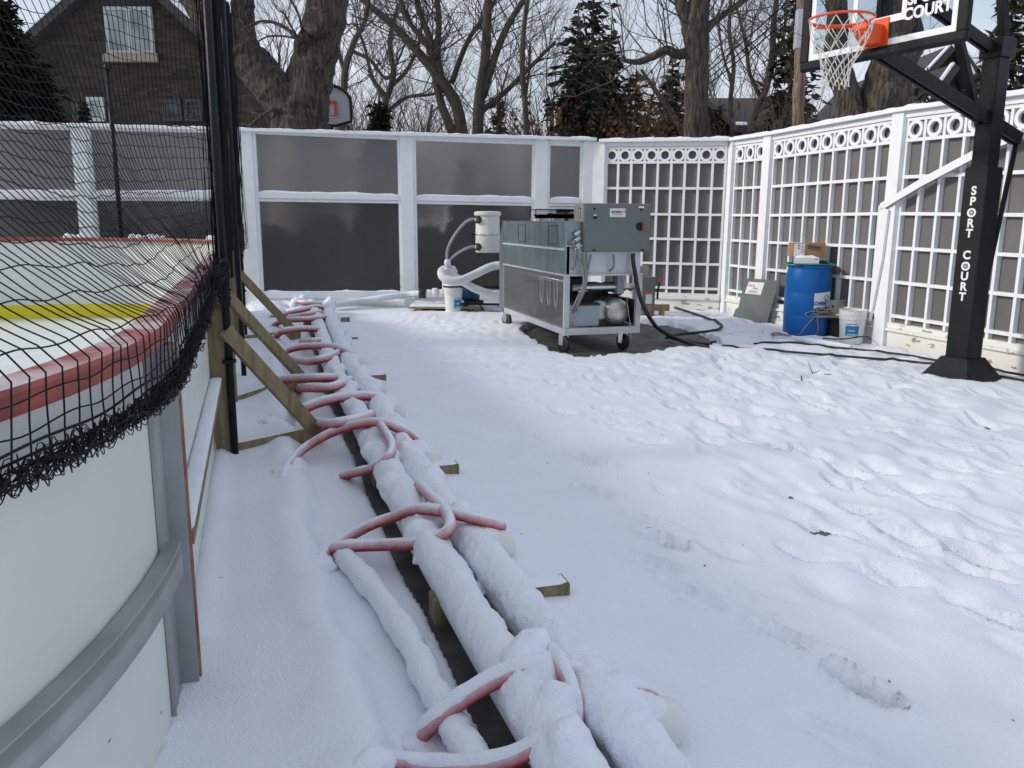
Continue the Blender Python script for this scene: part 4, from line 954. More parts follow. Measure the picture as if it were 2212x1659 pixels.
# disconnect switch box on its own stand
q0 = P(1398, 690, .0); sb = thing('switch_box', 'grey safety switch box with a red tipped lever, right of the chiller', 'switch box', (q0.x, q0.y + .45, 0))
Ys = q0.y + .4
def SB(u, v): return PY(u, v, Ys)
e0, e1 = SB(1386, 682), SB(1417, 599); sx = Vector((.995, .1, 0))
m = MB(); m.xbox((e0.x, Ys, e0.z), sx * (e1.x - e0.x), (0, .16, 0), (0, 0, e1.z - e0.z)); m.build('box_body', M['greybox'], sb, bevel=.005)
m = MB(); m.xbox((e0.x + .02, Ys - .012, e0.z + .14), sx * (e1.x - e0.x - .04), (0, .012, 0), (0, 0, e1.z - e0.z - .17)); m.build('box_cover', M['greybox'], sb, bevel=.008)
a_ = SB(1394, 656); b_ = SB(1409, 636); m = MB(); m.xbox((a_.x, Ys - .016, a_.z), sx * (b_.x - a_.x), (0, .003, 0), (0, 0, b_.z - a_.z)); m.build('instruction_label', M['label_w'], sb)
c_ = SB(1409, 630); m = MB(); m.xbox((a_.x, Ys - .016, b_.z + .002), sx * (b_.x - a_.x), (0, .003, 0), (0, 0, c_.z - b_.z)); m.build('danger_label', mat('orange_label', (.6, .12, .05), .5), sb)
l0, l1, l2 = SB(1420, 646), SB(1421, 626), SB(1425, 612); l3 = SB(1430, 601)
m = MB(); m.tube([l0, l1, l2], .016, 8); m.build('lever_arm', M['black'], sb, smooth=True)
m = MB(); m.tube([l2, l3], [.014, .02], 8); m.build('lever_grip', bpy.data.materials['red_handle'], sb, smooth=True)
m = MB(); g0 = SB(1390, 600); g1 = SB(1406, 577); m.xbox((g0.x - .1, Ys + .3, g0.z - .5), (g1.x - g0.x + .12, 0, 0), (0, .12, 0), (0, 0, g1.z - g0.z + .5)); m.build('stand_board', mat('weathered_board', (.30, .26, .22), .8), sb)
m = MB(); m.xbox((e0.x - .02, Ys - .02, .08), (.42, 0, 0), (0, .09, 0), (0, 0, .09)); m.xbox((e0.x + .26, Ys - .02, -.03), (.07, 0, 0), (0, .09, 0), (0, 0, .11)); m.xbox((e0.x, Ys + .07, -.03), (.05, 0, 0), (0, .05, 0), (0, 0, e0.z + .05)); m.xbox((e0.x + .28, Ys + .09, -.03), (.05, 0, 0), (0, .05, 0), (0, 0, e0.z + .05)); m.build('stand_foot', M['wood'], sb)

# ================================================================ hoses, expansion tank, pump at the left of the chiller
def z5(x, y): return ((1100 + x / 6.911) / 1.157, (480 + y / 6.911) / 1.157)
Yt = 12.3
tk0, tk1 = PY(*z5(613, 1040), Yt), PY(*z5(1030, 1040), Yt); tkt = PY(*z5(820, 395), Yt); tktt = PY(*z5(820, 322), Yt)
rt = (tk1.x - tk0.x) / 2; cx = (tk0.x + tk1.x) / 2; zb = tk0.z; zt_ = tkt.z
tk = thing('expansion_tank', 'white plastic header tank with two clear tubes, held up on a thin black stand', 'tank', (cx, Yt, -.02))
MB().lathe([(rt * .97, 0), (rt, .01), (rt, (zt_ - zb) * .48), (rt * 1.005, (zt_ - zb) * .49), (rt, (zt_ - zb) * .5), (rt * .97, zt_ - zb)], (cx, Yt, zb), 36).build('tank_body', M['tank'], tk, auto=True)
MB().lathe([(rt * 1.08, 0), (rt * 1.12, .02), (rt * 1.10, .05), (rt * .95, tktt.z - zt_), (0, tktt.z - zt_ + .003)], (cx, Yt, zt_ - .01), 36).build('tank_lid', M['tank'], tk, auto=True)
MB().lathe([(rt + .002, 0), (rt + .008, .002), (rt + .008, .016), (rt + .002, .018)], (cx, Yt, PY(*z5(820, 745), Yt).z), 36).build('tank_band', M['steel'], tk, auto=True)
for (x, y) in ((660, 478), (660, 948)):
    q = PY(*z5(x, y), Yt - rt * .72); m = MB(); ax = Vector((-.55, -.83, 0)); m.lathe([(.055, -.02), (.055, .03), (.045, .045)], q, 12, ax); m.build('bulkhead_fitting', M['dark'], tk, auto=True)
    m = MB(); w = PY(*z5(x - 60, y - 5), Yt - rt * .8); m.tube([q, w], [.022, .03], 10); m.build('hose_nipple', M['pvc'], tk, smooth=True)
for pts in (((600, 472), (540, 470), (440, 520), (320, 650), (200, 830), (125, 1010), (120, 1170)), ((600, 945), (520, 950), (400, 1000), (270, 1080), (150, 1190))):
    MB().tube(spline([PY(*z5(*p), Yt - .25) for p in pts], 7), .020, 10).build('clear_tube', M['conduit'] if 0 else mat('clear_tubing', (.38, .38, .42), .3, trans=.25), tk, smooth=True)
m = MB(); q = PY(*z5(548, 740), Yt); yb = Yt + rt + .03
for x in (550, 925):
    p0 = PY(*z5(x, 1100), yb); m.bar((p0.x, yb, -.05), (p0.x, yb, q.z), .03, .03)
p0, p1 = PY(*z5(550, 740), yb), PY(*z5(925, 740), yb); m.bar((p0.x, yb, q.z), (p1.x, yb, q.z), .03, .03)
for z in (.12, .38): m.bar((p0.x - .3, yb, z), (p1.x + .3, yb, z), .03, .03)
m.bar((p0.x - .1, yb, .38), (p0.x + .18, yb - .0, .02), .02, .02)
m.build('stand_frame', M['black'], tk)
def z25(x, y): return ((1060 + x / 7.373) / 1.157, (640 + y / 7.373) / 1.157)
vh = thing('wrapped_valve', 'white wrapped valve and tee where the two tubes join the big hoses', 'valve', tuple(PY(*z25(430, 200), Yt - .25)))
m = MB(); m.tube([PY(*z25(430, 60), Yt - .25), PY(*z25(430, 120), Yt - .25), PY(*z25(440, 210), Yt - .25)], [.035, .05, .035], 12); m.build('valve_neck', M['pvc'], vh, smooth=True)
m = MB()
for k in range(9): m.blob(PY(*z25(430 + k * 12, 240 + 22 * math.sin(k * 1.7) + k * 4), Yt - .22), .055 + .012 * math.sin(k), k, .3, 7)
snowify(m.build('wrapping', M['foam'], vh), .012, 2)
for lb, pts, r in (('thick white insulated hose looping up from the valve to the chiller', [(430, 300, .0), (370, 250, .05), (320, 290, .0), (335, 370, -.1), (430, 440, -.15), (600, 460, -.15), (750, 420, -.1), (950, 330, .0), (1150, 230, .05), (1300, 180, .1), (1440, 168, .1)], .060),
                   ('thick white insulated hose dropping from the valve to the foot of the chiller', [(470, 300, .15), (600, 400, .1), (760, 500, .05), (900, 580, .05), (1100, 660, .05), (1250, 695, .1), (1440, 700, .1)], .058)):
    tag(MB().tube(spline([PY(*z25(x, y), Yt - .35 + d) for x, y, d in pts], 7), r, 16).build('insulated_hose', M['foam'], None, smooth=True), lb, 'hose', 'white insulated hoses')
for lb, pts, r in (('long white pipe lying in the snow from the header pipes past the bucket', [(708, 655, .10), (760, 652, .09), (850, 654, .07), (930, 658, .06), (1000, 662, .06), (1081, 665, .06)], .062),
                   ('white pipe sloping along the wall from the header pipes up to the pump', [(715, 660, .08), (780, 650, .12), (830, 643, .17), (880, 636, .21), (912, 634, .24)], .050)):
    tag(MB().tube(spline([P(u, v, z) for u, v, z in pts], 7), r, 16).build('insulated_hose', frost(mat('snowy_insulation', (.62, .65, .66), .6), .35, .8) if 'snowy_insulation' not in bpy.data.materials else bpy.data.materials['snowy_insulation'], None, smooth=True), lb, 'hose', 'white insulated hoses')
pu = thing('circulation_pump', 'blue electric pump with white fittings on a wooden pallet by the wall', 'pump', tuple(PY(1010, 645, 12.5)))
Yp = 12.75
m = MB(); a_ = PY(900, 634, Yp); b_ = PY(980, 634, Yp)
m.tube([PY(905, 634, Yp), PY(920, 634, Yp)], .075, 14); m.build('black_coupling', M['rubber'], pu, smooth=True)
m = MB(); m.tube([PY(918, 634, Yp), PY(940, 634, Yp)], .062, 14); m.tube([PY(934, 633, Yp), PY(946, 633, Yp)], .078, 14); m.tube([PY(946, 634, Yp), PY(966, 634, Yp)], .068, 14); m.tube([PY(960, 640, Yp), PY(960, 600, Yp)], .034, 12)
m.build('pvc_fitting', M['pvc'], pu, smooth=True)
c0, c1 = PY(995, 634, Yp), PY(1036, 636, Yp)
m = MB(); m.tube([c0, c0.lerp(c1, .1), c0.lerp(c1, .7)], .105, 20); m.tube([c0.lerp(c1, .72), c1], .118, 20); m.build('motor', M['pumpblue'], pu, auto=True)
m = MB(); q = PY(1014, 623, Yp); m.xbox(q - Vector((.11, .05, .0)), (.2, 0, 0), (0, .1, 0), (0, 0, .06)); m.build('terminal_box', M['pumpblue'], pu, bevel=.01)
m = MB(); q = PY(945, 652, Yp); e = PY(1043, 652, Yp); m.xbox((a_.x - .1, Yp - .22, .045), (e.x - a_.x + .12, 0, 0), (0, .4, 0), (0, 0, .03)); m.xbox((e.x - .12, Yp - .2, -.05), (.09, 0, 0), (0, .36, 0), (0, 0, .09)); m.xbox((a_.x, Yp - .2, -.05), (.09, 0, 0), (0, .36, 0), (0, 0, .09)); m.build('pallet', mat('pale_wood', (.34, .24, .13), .8), pu)
snow_strip((a_.x - .1, Yp - .05, .075), (a_.x + .5, Yp - .05, .075), (0, 1, 0), .34, .04, pu, 3)
m = MB(); m.xbox((c0.x + .05, Yp - .1, .075), (.3, 0, 0), (0, .2, 0), (0, 0, max(.02, c0.z - .105 - .075))); m.build('motor_base', M['dark'], pu)
# buckets
def bucket(name, c, r0, r1, h, label, lid, cs, bl, group='white plastic buckets'):
    t = thing(name, label, 'bucket', c, group); c = Vector(c)
    m = MB(); m.lathe([(r0, 0), (r0 + (r1 - r0) * .72, h * .72), (r1 * 1.02, h * .722), (r1 * 1.02, h * .735), (r1 * .985, h * .737), (r1, h * .86), (r1 * 1.03, h * .862), (r1 * 1.03, h * .875), (r1, h * .877), (r1 * 1.0, h * .98), (r1 * 1.035, h * .982), (r1 * 1.035, h), (r1 * .97, h), (r1 * .95, h * .97), (r0, .02), (0, .02)], c, 48); m.build('bucket_body', M['pvc'], t, auto=True)
    if lid:
        m = MB(); m.lathe([(r1 * 1.05, h * .955), (r1 * 1.07, h * .96), (r1 * 1.07, h * 1.0), (r1 * .98, h * 1.01)], c, 40); m.build('lid_band', M['black'], t, auto=True)
        m = MB(); m.lathe([(r1 * .98, h * 1.005), (r1 * .95, h * 1.05), (r1 * .8, h * 1.075), (0, h * 1.08)], c, 32); m.build('lid_snow', M['snow'], t, smooth=True)
    A0, A1 = bl; 
    def patch(a0, a1, f0, f1, off, mt, nm):
        vs = []; N = 14
        for k in range(N + 1):
            a = a0 + (a1 - a0) * k / N
            for f in (f0, f1): r = r0 + (r1 - r0) * f + off; vs.append(c + Vector((math.cos(a) * r, math.sin(a) * r, h * f)))
        MB().add(vs, [(2 * k, 2 * k + 2, 2 * k + 3, 2 * k + 1) for k in range(N)]).build(nm, M[mt], t, smooth=True)
    patch(A0, A1, cs[0], cs[1], .0022, 'label_w', 'paper_label'); d_ = (A1 - A0) * .05
    patch(A0 + d_, A1 - d_, cs[0] + .01, cs[0] + (cs[1] - cs[0]) * .8, .003, 'label_b', 'blue_panel')
    patch(A0 + d_ * 5, A1 - d_ * 6, cs[0] + (cs[1] - cs[0]) * .40, cs[0] + (cs[1] - cs[0]) * .46, .0036, 'label_w', 'label_line')
    patch(A0 + d_, A1 - d_, cs[0] + (cs[1] - cs[0]) * .085, cs[0] + (cs[1] - cs[0]) * .10, .0036, 'label_w', 'label_line')
    patch(A0 + d_ * 1.5, A1 - d_ * 3, cs[0] + (cs[1] - cs[0]) * .90, cs[0] + (cs[1] - cs[0]) * .95, .0036, 'ink', 'print_line')
    a = (A0 + A1) / 2; nrm = Vector((math.cos(a), math.sin(a), 0)); f = cs[0] + (cs[1] - cs[0]) * .13
    text('CHEMAREX', h * .055, c + nrm * (r0 + (r1 - r0) * f + .006) + Vector((0, 0, h * f)), Vector((-math.sin(a), math.cos(a), 0)), (0, 0, 1), M['label_w'], t, 'label_lettering', .0008)
    # wire handle
    ha = a + .1; vs = []
    for k in range(15):
        b = ha - 1.45 + 2.9 * k / 14; vs.append(c + Vector((math.cos(b), math.sin(b), 0)) * (r1 * 1.03) + Vector((0, 0, h * (.80 - .26 * math.sin(math.pi * k / 14)))))
    MB().tube(vs, .0022, 5).build('wire_handle', M['steel'], t)
    return t
b1 = P(978, 675, 0); bucket('plastic_bucket', (b1.x, b1.y + .12, -.01), .118, .14, .40, 'white bucket with a dark rimmed lid, standing in front of the blue pump', True, (.14, .56), None, (-1.35, -.15)) if 0 else bucket('plastic_bucket', (b1.x, b1.y + .12, -.01), .118, .14, .40, 'white bucket with a dark rimmed lid, standing in front of the blue pump', True, (.16, .60), (-1.45, -.25))
b2 = P(1847, 741, 0); bucket('plastic_bucket', (b2.x, b2.y + .12, -.01), .126, .152, .385, 'open white bucket with a blue label, between the blue barrel and the fence post', False, (.22, .62), (-2.55, -1.35))
# ================================================================ black hoses on the snow
for lb, pts, r in (('thick black hose hanging from the chiller box and trailing right over the snow', None, .023),
                   ('black hose coming from behind the switch box to a bend on the snow', [(1425, 655, .05), (1470, 668, .03), (1530, 688, .01), (1558, 702, .01), (1550, 712, .01), (1510, 718, .0), (1470, 722, .0), (1448, 726, .01), (1440, 730, .03)], .017),
                   ('short black hose piece on the thawed patch beside the chiller', [(1440, 727, .03), (1455, 731, .02), (1485, 738, .0), (1520, 743, -.01), (1545, 746, .0)], .019),
                   ('upper of two thin black cables crossing the snow to the pole base', [(1628, 742, .01), (1720, 746, .012), (1820, 752, .012), (1900, 760, .012), (1960, 767, .012), (2010, 776, .01), (2150, 800, .012), (2260, 818, .012)], .011),
                   ('lower of two thin black cables crossing the snow to the pole base', [(1560, 750, .0), (1600, 752, .012), (1680, 758, .012), (1780, 766, .012), (1880, 774, .012), (1985, 783, .012), (2150, 811, .012), (2260, 830, .012)], .012)):
    if pts is None:
        q = [PP(*zr5(755, 640), C(0, -.03, 0), cr), PP(*zr5(757, 720), C(0, -.05, 0), cr), PP(*zr5(775, 830), C(0, -.07, 0), cr), PP(*zr5(805, 1000), C(0, -.08, 0), cr), PP(*zr5(850, 1150), C(0, -.1, 0), cr), PP(*zr5(900, 1250), C(0, -.14, 0), cr), P(1390, 677 + 0, .3), P(1420, 708, .12), P(1455, 728, .05), P(1490, 742, .03), P(1530, 751, .02)]
        q[6] = PP(*zr5(905, 1265), C(0, -.15, 0), cr); rr = [.036] * 1
        tag(MB().tube(spline(q, 6), r, 12).build('black_hose', M['rubber'], None, smooth=True), lb, 'hose', 'black hoses and cables on the snow')
    else: tag(MB().tube([Vector((p.x, p.y, max(p.z, gz(p.x, p.y) + r * .75))) for p in spline([P(u, v, z) for u, v, z in pts], 12)], r, 10).build('black_hose', M['rubber'], None, smooth=True), lb, 'hose', 'black hoses and cables on the snow')
# ================================================================ things by the right fence
def z18(x, y): return ((1800 + x / 5.027) / 1.157, (570 + y / 5.027) / 1.157)
bb = P(*z18(1090, 1330), 0); YB = bb.y + .05
def Q(x, y, dy=0): return PY(*z18(x, y), YB + dy)
rb_ = (Q(1392, 700).x - Q(805, 1000).x) / 2 * 1.0; bx = (Q(1392, 700).x + Q(810, 900).x) / 2 + .0; zt2 = Q(1100, 470, -.1).z
bar_t = thing('plastic_barrel', 'tall blue plastic barrel with a torn white label, against the lattice fence', 'barrel', (bx, YB, -.02))
rr0 = rb_ * .955; hB = zt2 + .02
m = MB(); m.lathe([(0, 0), (rr0 * .9, 0), (rr0 * .96, .015), (rr0, .06), (rr0 * 1.02, hB * .3), (rr0 * 1.012, hB * .31), (rr0 * 1.025, hB * .32), (rr0 * 1.035, hB * .62), (rr0 * 1.025, hB * .63), (rr0 * 1.035, hB * .64), (rr0 * 1.01, hB * .86), (rr0 * .96, hB * .935), (rr0 * .945, hB * .965), (rr0 * .99, hB * .972), (rr0 * .99, hB * .995), (rr0 * .93, hB), (rr0 * .92, hB * .975), (0, hB * .972)], (bx, YB, -.02), 64)
m.build('barrel_body', M['blue'], bar_t, auto=True)
def cyl_patch(a0, a1, z0, z1, off, mt, nm, r=None, par=bar_t, tilt=.0):
    vs = []; N = 12; r = r or rr0 * 1.03
    for k in range(N + 1):
        a = a0 + (a1 - a0) * k / N
        for z in (z0, z1): vs.append(Vector((bx + math.cos(a) * (r + off), YB + math.sin(a) * (r + off), z + tilt * k / N)))
    return MB().add(vs, [(2 * k, 2 * k + 2, 2 * k + 3, 2 * k + 1) for k in range(N)]).build(nm, M[mt], par, smooth=True)
zl0, zl1 = Q(1250, 1000, -.2).z, Q(1250, 815, -.2).z
cyl_patch(-1.62, -.72, zl0, zl1, .004, 'label_w', 'paper_label', tilt=.02)
a = -1.35; nrm = Vector((math.cos(a), math.sin(a), 0)); tx = Vector((-math.sin(a), math.cos(a), 0))
text('CHEM', .062, Vector((bx, YB, zl0 + .055)) + nrm * (rr0 * 1.03 + .011), tx, (0, 0, 1), M['ink_blue'], bar_t, 'label_lettering', .002)
cyl_patch(-1.08, -.98, zl0 + .02, zl0 + .10, .007, 'ink_blue', 'label_emblem'); 
a = -1.03; nrm = Vector((math.cos(a), math.sin(a), 0)); tx = Vector((-math.sin(a), math.cos(a), 0)); c = Vector((bx, YB, zl0 + .125)) + nrm * (rr0 * 1.03 + .009)
m = MB(); m.tube([c + tx * .03 * math.cos(k * .35) + Vector((0, 0, .03 * math.sin(k * .35))) for k in range(19)], .004, 5); m.build('label_emblem', M['ink_blue'], bar_t)
# green hose coil on the barrel top, boxes
gt = thing('garden_hose', 'green hose coiled on the rim of the blue barrel with a brown fitting hanging right', 'hose', (bx, YB, zt2))
pts = [Vector((bx + rr0 * 1.02 * math.cos(a_) * (1.10 if math.cos(a_) < -.7 else 1), YB + rr0 * .9 * math.sin(a_), zt2 + .012 + .006 * math.sin(a_ * 3))) for a_ in [i * .22 for i in range(29)]]
MB().tube(pts, .010, 8).build('hose_coil', M['green'], gt, smooth=True)
MB().tube([pts[0], pts[0] + Vector((.07, -.05, -.03)), pts[0] + Vector((.10, -.06, -.09))], .010, 8).build('hose_end', M['green'], gt, smooth=True)
q = pts[0] + Vector((.05, -.07, -.03)); MB().lathe([(.02, 0), (.032, -.03), (.028, -.08), (.015, -.09)], q, 12).build('hose_fitting', M['copper'], gt, auto=True)
ct = thing('cardboard_box', 'brown cardboard carton with a white and red label, upper box on the blue barrel', 'box', (bx, YB, zt2 + .1))
b0 = Q(902, 340, .05); b1 = Q(1300, 370, .05); bt2 = Q(902, 185, .05); w = b1.x - b0.x; ex = Vector((1, -.06, 0)).normalized()
O = Vector((b0.x, YB + .03, zt2 + .10)); hh_ = bt2.z - O.z
m = MB(); m.xbox(O, ex * w, Vector((.06, 1, 0)) * .22, (0, 0, hh_)); m.build('carton', M['card'], ct, bevel=.003)
m = MB(); m.xbox(O + Vector((.012, -.003, .004)), ex * (w * .33), (0, .002, 0), (0, 0, hh_ - .012)); m.build('shipping_label', M['label_w'], ct)
for dx, dz in ((.03, .75), (.03, .55)): m = MB(); m.xbox(O + ex * (dx + .03) + Vector((0, -.005, hh_ * dz)), ex * .018, (0, .001, 0), (0, 0, .022)); m.build('red_mark', M['ink_red'], ct)
for k in range(5): m = MB(); m.xbox(O + ex * .10 + Vector((0, -.005, hh_ * (.3 + .12 * k))), ex * .035, (0, .001, 0), (0, 0, .004)); m.build('print_line', M['ink'], ct)
text('Smith', .052, O + ex * (w * .72) + Vector((0, -.0025, hh_ * .68)), ex, (0, 0, 1), M['ink'], ct, 'carton_lettering', .0012)
m = MB(); m.lathe([(.025, 0), (.025, .001)], O + ex * (w * .50) + Vector((0, -.003, hh_ * .72)), 20, (0, -1, 0)); m.build('carton_emblem', M['ink'], ct)
text('AO', .03, O + ex * (w * .50) + Vector((0, -.0055, hh_ * .72)), ex, (0, 0, 1), M['card'], ct, 'carton_lettering', .0008)
MB().xbox(O + ex * (w * .58) + Vector((0, -.003, hh_ * .46)), ex * (w * .28), (0, .001, 0), (0, 0, .006)).build('print_line', M['ink'], ct)
ct2 = thing('flat_box', 'white flat box with snow on its lid, lower box on the blue barrel', 'box', (bx, YB, zt2))
b0 = Q(883, 428, -.1); b1 = Q(1190, 438, -.1); O2 = Vector((b0.x, YB - .22, zt2 + .022)); w2 = b1.x - b0.x
m = MB(); m.xbox(O2, ex * w2, Vector((.35, 1, 0)).normalized() * .24, (0, 0, .075)); m.build('box_body', M['label_w'], ct2, bevel=.003)
m = MB(); m.xbox(O2 - Vector((.001, .001, .0)), ex * (w2 + .002), Vector((.35, 1, 0)).normalized() * .24, (0, 0, .012)); m.build('box_base', M['ltbox'], ct2)
m = MB(); m.xbox(O2 + ex * (w2 * .82) + Vector((0, -.0015, .055)), ex * .035, (0, .001, 0), (0, 0, .006)); m.build('print_line', M['ink'], ct2)
snow_strip(O2 + Vector((.05, .11, .075)), O2 + ex * w2 + Vector((.02, .11, .075)), (0, 1, 0), .2, .03, ct2, 4)
MB().xbox(O2 + ex * (w2 + .03) + Vector((0, .10, -.012)), ex * .10, (0, .10, 0), (0, 0, .05)).build('black_tray', M['rubber'], ct2, bevel=.01)
# cable reel with plank, junction box, tangled wire
rp = Q(1430, 1380, -.12); rl = thing('cable_reel', 'black drum of coiled cable under a snowy plank, between barrel and white bucket', 'cable reel', (rp.x, rp.y, 0))
rc = Vector((Q(1425, 1300, -.05).x, YB - .1, -.02)); rw = (Q(1560, 1200, -.1).x - Q(1290, 1200, -.1).x) / 2; zp = Q(1400, 1115, -.2).z
m = MB(); n_ = 9; pr = []
for k in range(n_ + 1): pr += [(rw * (.93 + .0 * k), (zp) * k / n_), (rw, zp * (k + .5) / n_)]
m.lathe([(0, 0)] + pr[:-1] + [(0, zp)], rc, 36); m.build('coiled_cable', M['rubber'], rl, smooth=True)
pl0 = Q(1190, 1060, -.2); pl1 = Q(1570, 1075, -.2)
m = MB(); m.xbox((pl0.x, rc.y - .22, zp + .0), (pl1.x - pl0.x, 0, 0), (0, .38, 0), (0, 0, .028)); m.build('plank', mat('old_plank', (.24, .19, .14), .8), rl)
snow_strip((pl0.x + .22, rc.y - .13, zp + .028), (pl1.x, rc.y - .13, zp + .028), (0, 1, 0), .16, .028, rl, 2)
jb = thing('junction_box', 'open grey electrical box with round knockouts, lying on the snowy plank', 'electrical box', (pl0.x + .2, rc.y, zp + .03))
j0 = Q(1280, 1035, -.2); j1 = Q(1425, 1040, -.2); jt = Q(1290, 918, -.2)
fx = (j1 - j0); fx.z = 0; fx = Vector((j1.x - j0.x, -.05, 0)); sd = Vector((.30, .13, 0)); J = Vector((j0.x, rc.y - .10, zp + .03)); jh = max(.12, jt.z - J.z)
m = MB(); m.xbox(J, fx, sd, (0, 0, jh)); m.build('box_body', mat('khaki_enamel', (.30, .33, .28), .5), jb, bevel=.004)
m = MB(); m.xbox(J + Vector((-.008, -.008, jh)), fx * 1.06, sd * 1.03, (0, 0, .012)); m.build('box_lid', M['ltbox'], jb, bevel=.003)
for fx_, fz in ((.35, .5), (.80, .62), (.6, .25)):
    m = MB(); nrm = fx.cross(Vector((0, 0, 1))).normalized(); m.lathe([(.016, 0), (.016, .002)], J + fx * fx_ + Vector((0, 0, jh * fz)), 14, nrm if nrm.y < 0 else -nrm); m.build('knockout', M['dark'], jb)
m = MB(); rdw = random.Random(3); ctr = Q(1260, 1040, -.25)
for i in range(9):
    a0 = rdw.uniform(0, 6.3); c = ctr + Vector((rdw.uniform(-.04, .08), 0, rdw.uniform(-.015, .02))); rx = rdw.uniform(.05, .13)
    m.tube([c + Vector((rx * math.cos(a0 + k * .5), .05 * math.sin(a0 + k * .5 + i), .022 * math.sin(a0 + k * .5))) for k in range(11)], .0045, 5)
for pts in (((1250, 1060), (1170, 1130), (1080, 1230), (1000, 1330), (975, 1355)), ((1255, 1060), (1220, 1140), (1230, 1240), (1205, 1330), (1160, 1355)), ((1230, 1045), (1130, 1050), (1070, 1080), (1110, 1110), (1220, 1110))):
    m.tube(spline([Q(x, y, -.27) for x, y in pts], 6), .0045, 5)
for i in range(5): m.tube(spline([P(*z18(620 + i * 10, 1325 + i * 8), .01), P(*z18(720, 1310 + i * 10), .04), P(*z18(800 + i * 12, 1330 + i * 6), .02), P(*z18(880, 1345 + i * 5), .01)], 5), .005, 5)
tag(m.build('tangled_wire', M['wire'], None, smooth=True), 'tangle of thin grey wire spilling from the electrical box to the snow', 'wire')
tag(MB().tube(spline([P(*z18(900, 1375), .03), P(*z18(1060, 1400), .035), P(*z18(1250, 1430), .035), P(*z18(1500, 1470), .03), P(*z18(1650, 1500), .02)], 6), .026, 10).build('buried_hose', M['snow'], None, smooth=True), 'snow covered hose running from the barrel foot past the white bucket', 'hose')
tag(MB().tube(spline([P(*z18(1290, 1385), .02), P(*z18(1450, 1395), .03), Q(1600, 1390, -.95), Q(1720, 1370, -1.0), Q(1800, 1362, -.95), Q(1870, 1375, -.8), Q(1885, 1400, -.75)], 6), .008, 6).build('thin_cable', M['rubber'], None, smooth=True), 'thin dark cable looping across the white bucket by the fence post', 'cable')
# leaning sheet metal panel
s_ = [(345, 630), (735, 660), (590, 1192), (160, 1105)]
p2 = P(*z18(590, 1185), .0); p3 = P(*z18(160, 1100), .0)
_d3 = (fG - fE).normalized(); _n3 = Vector((_d3.y, -_d3.x, 0))
up1 = PP(*z18(735, 660), fE + _n3 * .13, _d3); up0 = up1 + (p3 - p2) * .93; up0.z = up1.z
_y0 = PY(*z18(345, 630), up0.y); up0 = _y0
sp_ = thing('metal_sheet', 'grey sheet metal panel with a white sticker, leaning on the corner of the fence', 'metal sheet', tuple((p2 + p3) / 2))
def SP(a, b): return (p3.lerp(p2, a)).lerp(up0.lerp(up1, a), b)
nn_ = (p2 - p3).cross(up0 - p3).normalized()
if nn_.y > 0: nn_ = -nn_
m = MB(); m.prism([SP(0, -.05), SP(1, -.05), SP(1, 1), SP(0, 1), SP(0, .75), SP(-.02, .72), SP(.02, .45), SP(.07, .25), SP(-.0, .17)][::1], -nn_ * .004)
m.build('sheet', mat('sheet_metal', (.17, .19, .19), .45, .35, var=.12, scale=2.5), sp_)
L = [SP(.10, .61), SP(.60, .62), SP(.595, .925), SP(.085, .915)]
m = MB(); m.add([q + nn_ * .003 for q in L], [(0, 1, 2, 3)]); m.build('sticker', M['label_w'], sp_)
ex2 = (L[1] - L[0]).normalized(); ey2 = (L[3] - L[0]).normalized(); ls = (L[1] - L[0]).length; lh = (L[3] - L[0]).length
if ex2.cross(ey2).dot(nn_) < 0: pass
def ST(a, b): return L[0] + ex2 * ls * a + ey2 * lh * b + nn_ * .006
text('Custom', lh * .30, ST(.04, .72), ex2, ey2, M['ink_red'], sp_, 'sticker_lettering', .0003, .0003, 'LEFT', .2)
text('ICE INC.', lh * .20, ST(.40, .50), ex2, ey2, M['ink'], sp_, 'sticker_lettering', .0012, .0003, 'LEFT', .2)
for bq in (.28, .20, .12): m = MB(); m.add([ST(.22, bq), ST(.75, bq), ST(.75, bq + .025), ST(.22, bq + .025)], [(0, 1, 2, 3)]); m.build('print_line', M['ink'], sp_)
# drift against the sheet
# twigs
for lb, pts in (('forked twig standing in the snow between the trampled strip and the pole', [(2018 / 1.157, 0)]),):
    t = thing('twig', lb, 'twig', tuple(P(1750, 805, 0)), 'twigs in the snow')
    MB().tube([P(1755, 807, -.01), PY(1749, 790, P(1755, 807, 0).y), PY(1745, 779, P(1755, 807, 0).y)], [.004, .003, .0015], 5).build('stem', M['twig'], t)
    MB().tube([P(1755, 806, .0), P(1765, 803, .05), P(1771, 799, .06)], [.004, .003, .002], 5).build('branchlet', M['twig'], t)
tag(MB().tube([P(1732, 821, -.01), PY(1731, 812, P(1732, 821, 0).y)], [.007, .006], 6).build('twig', M['twig'], None), 'short twig stub poking up from the snow', 'twig', 'twigs in the snow')
tag(MB().tube([P(1780, 808, .005), P(1803, 809, .005)], .004, 5).build('twig', M['twig'], None), 'thin twig lying flat right of the forked one', 'twig', 'twigs in the snow')
tag(MB().tube([P(2118, 840, .006), P(2142, 841, .006)], .005, 5).build('twig', M['redwood'], None), 'reddish twig lying in front of the pole base', 'twig', 'twigs in the snow')
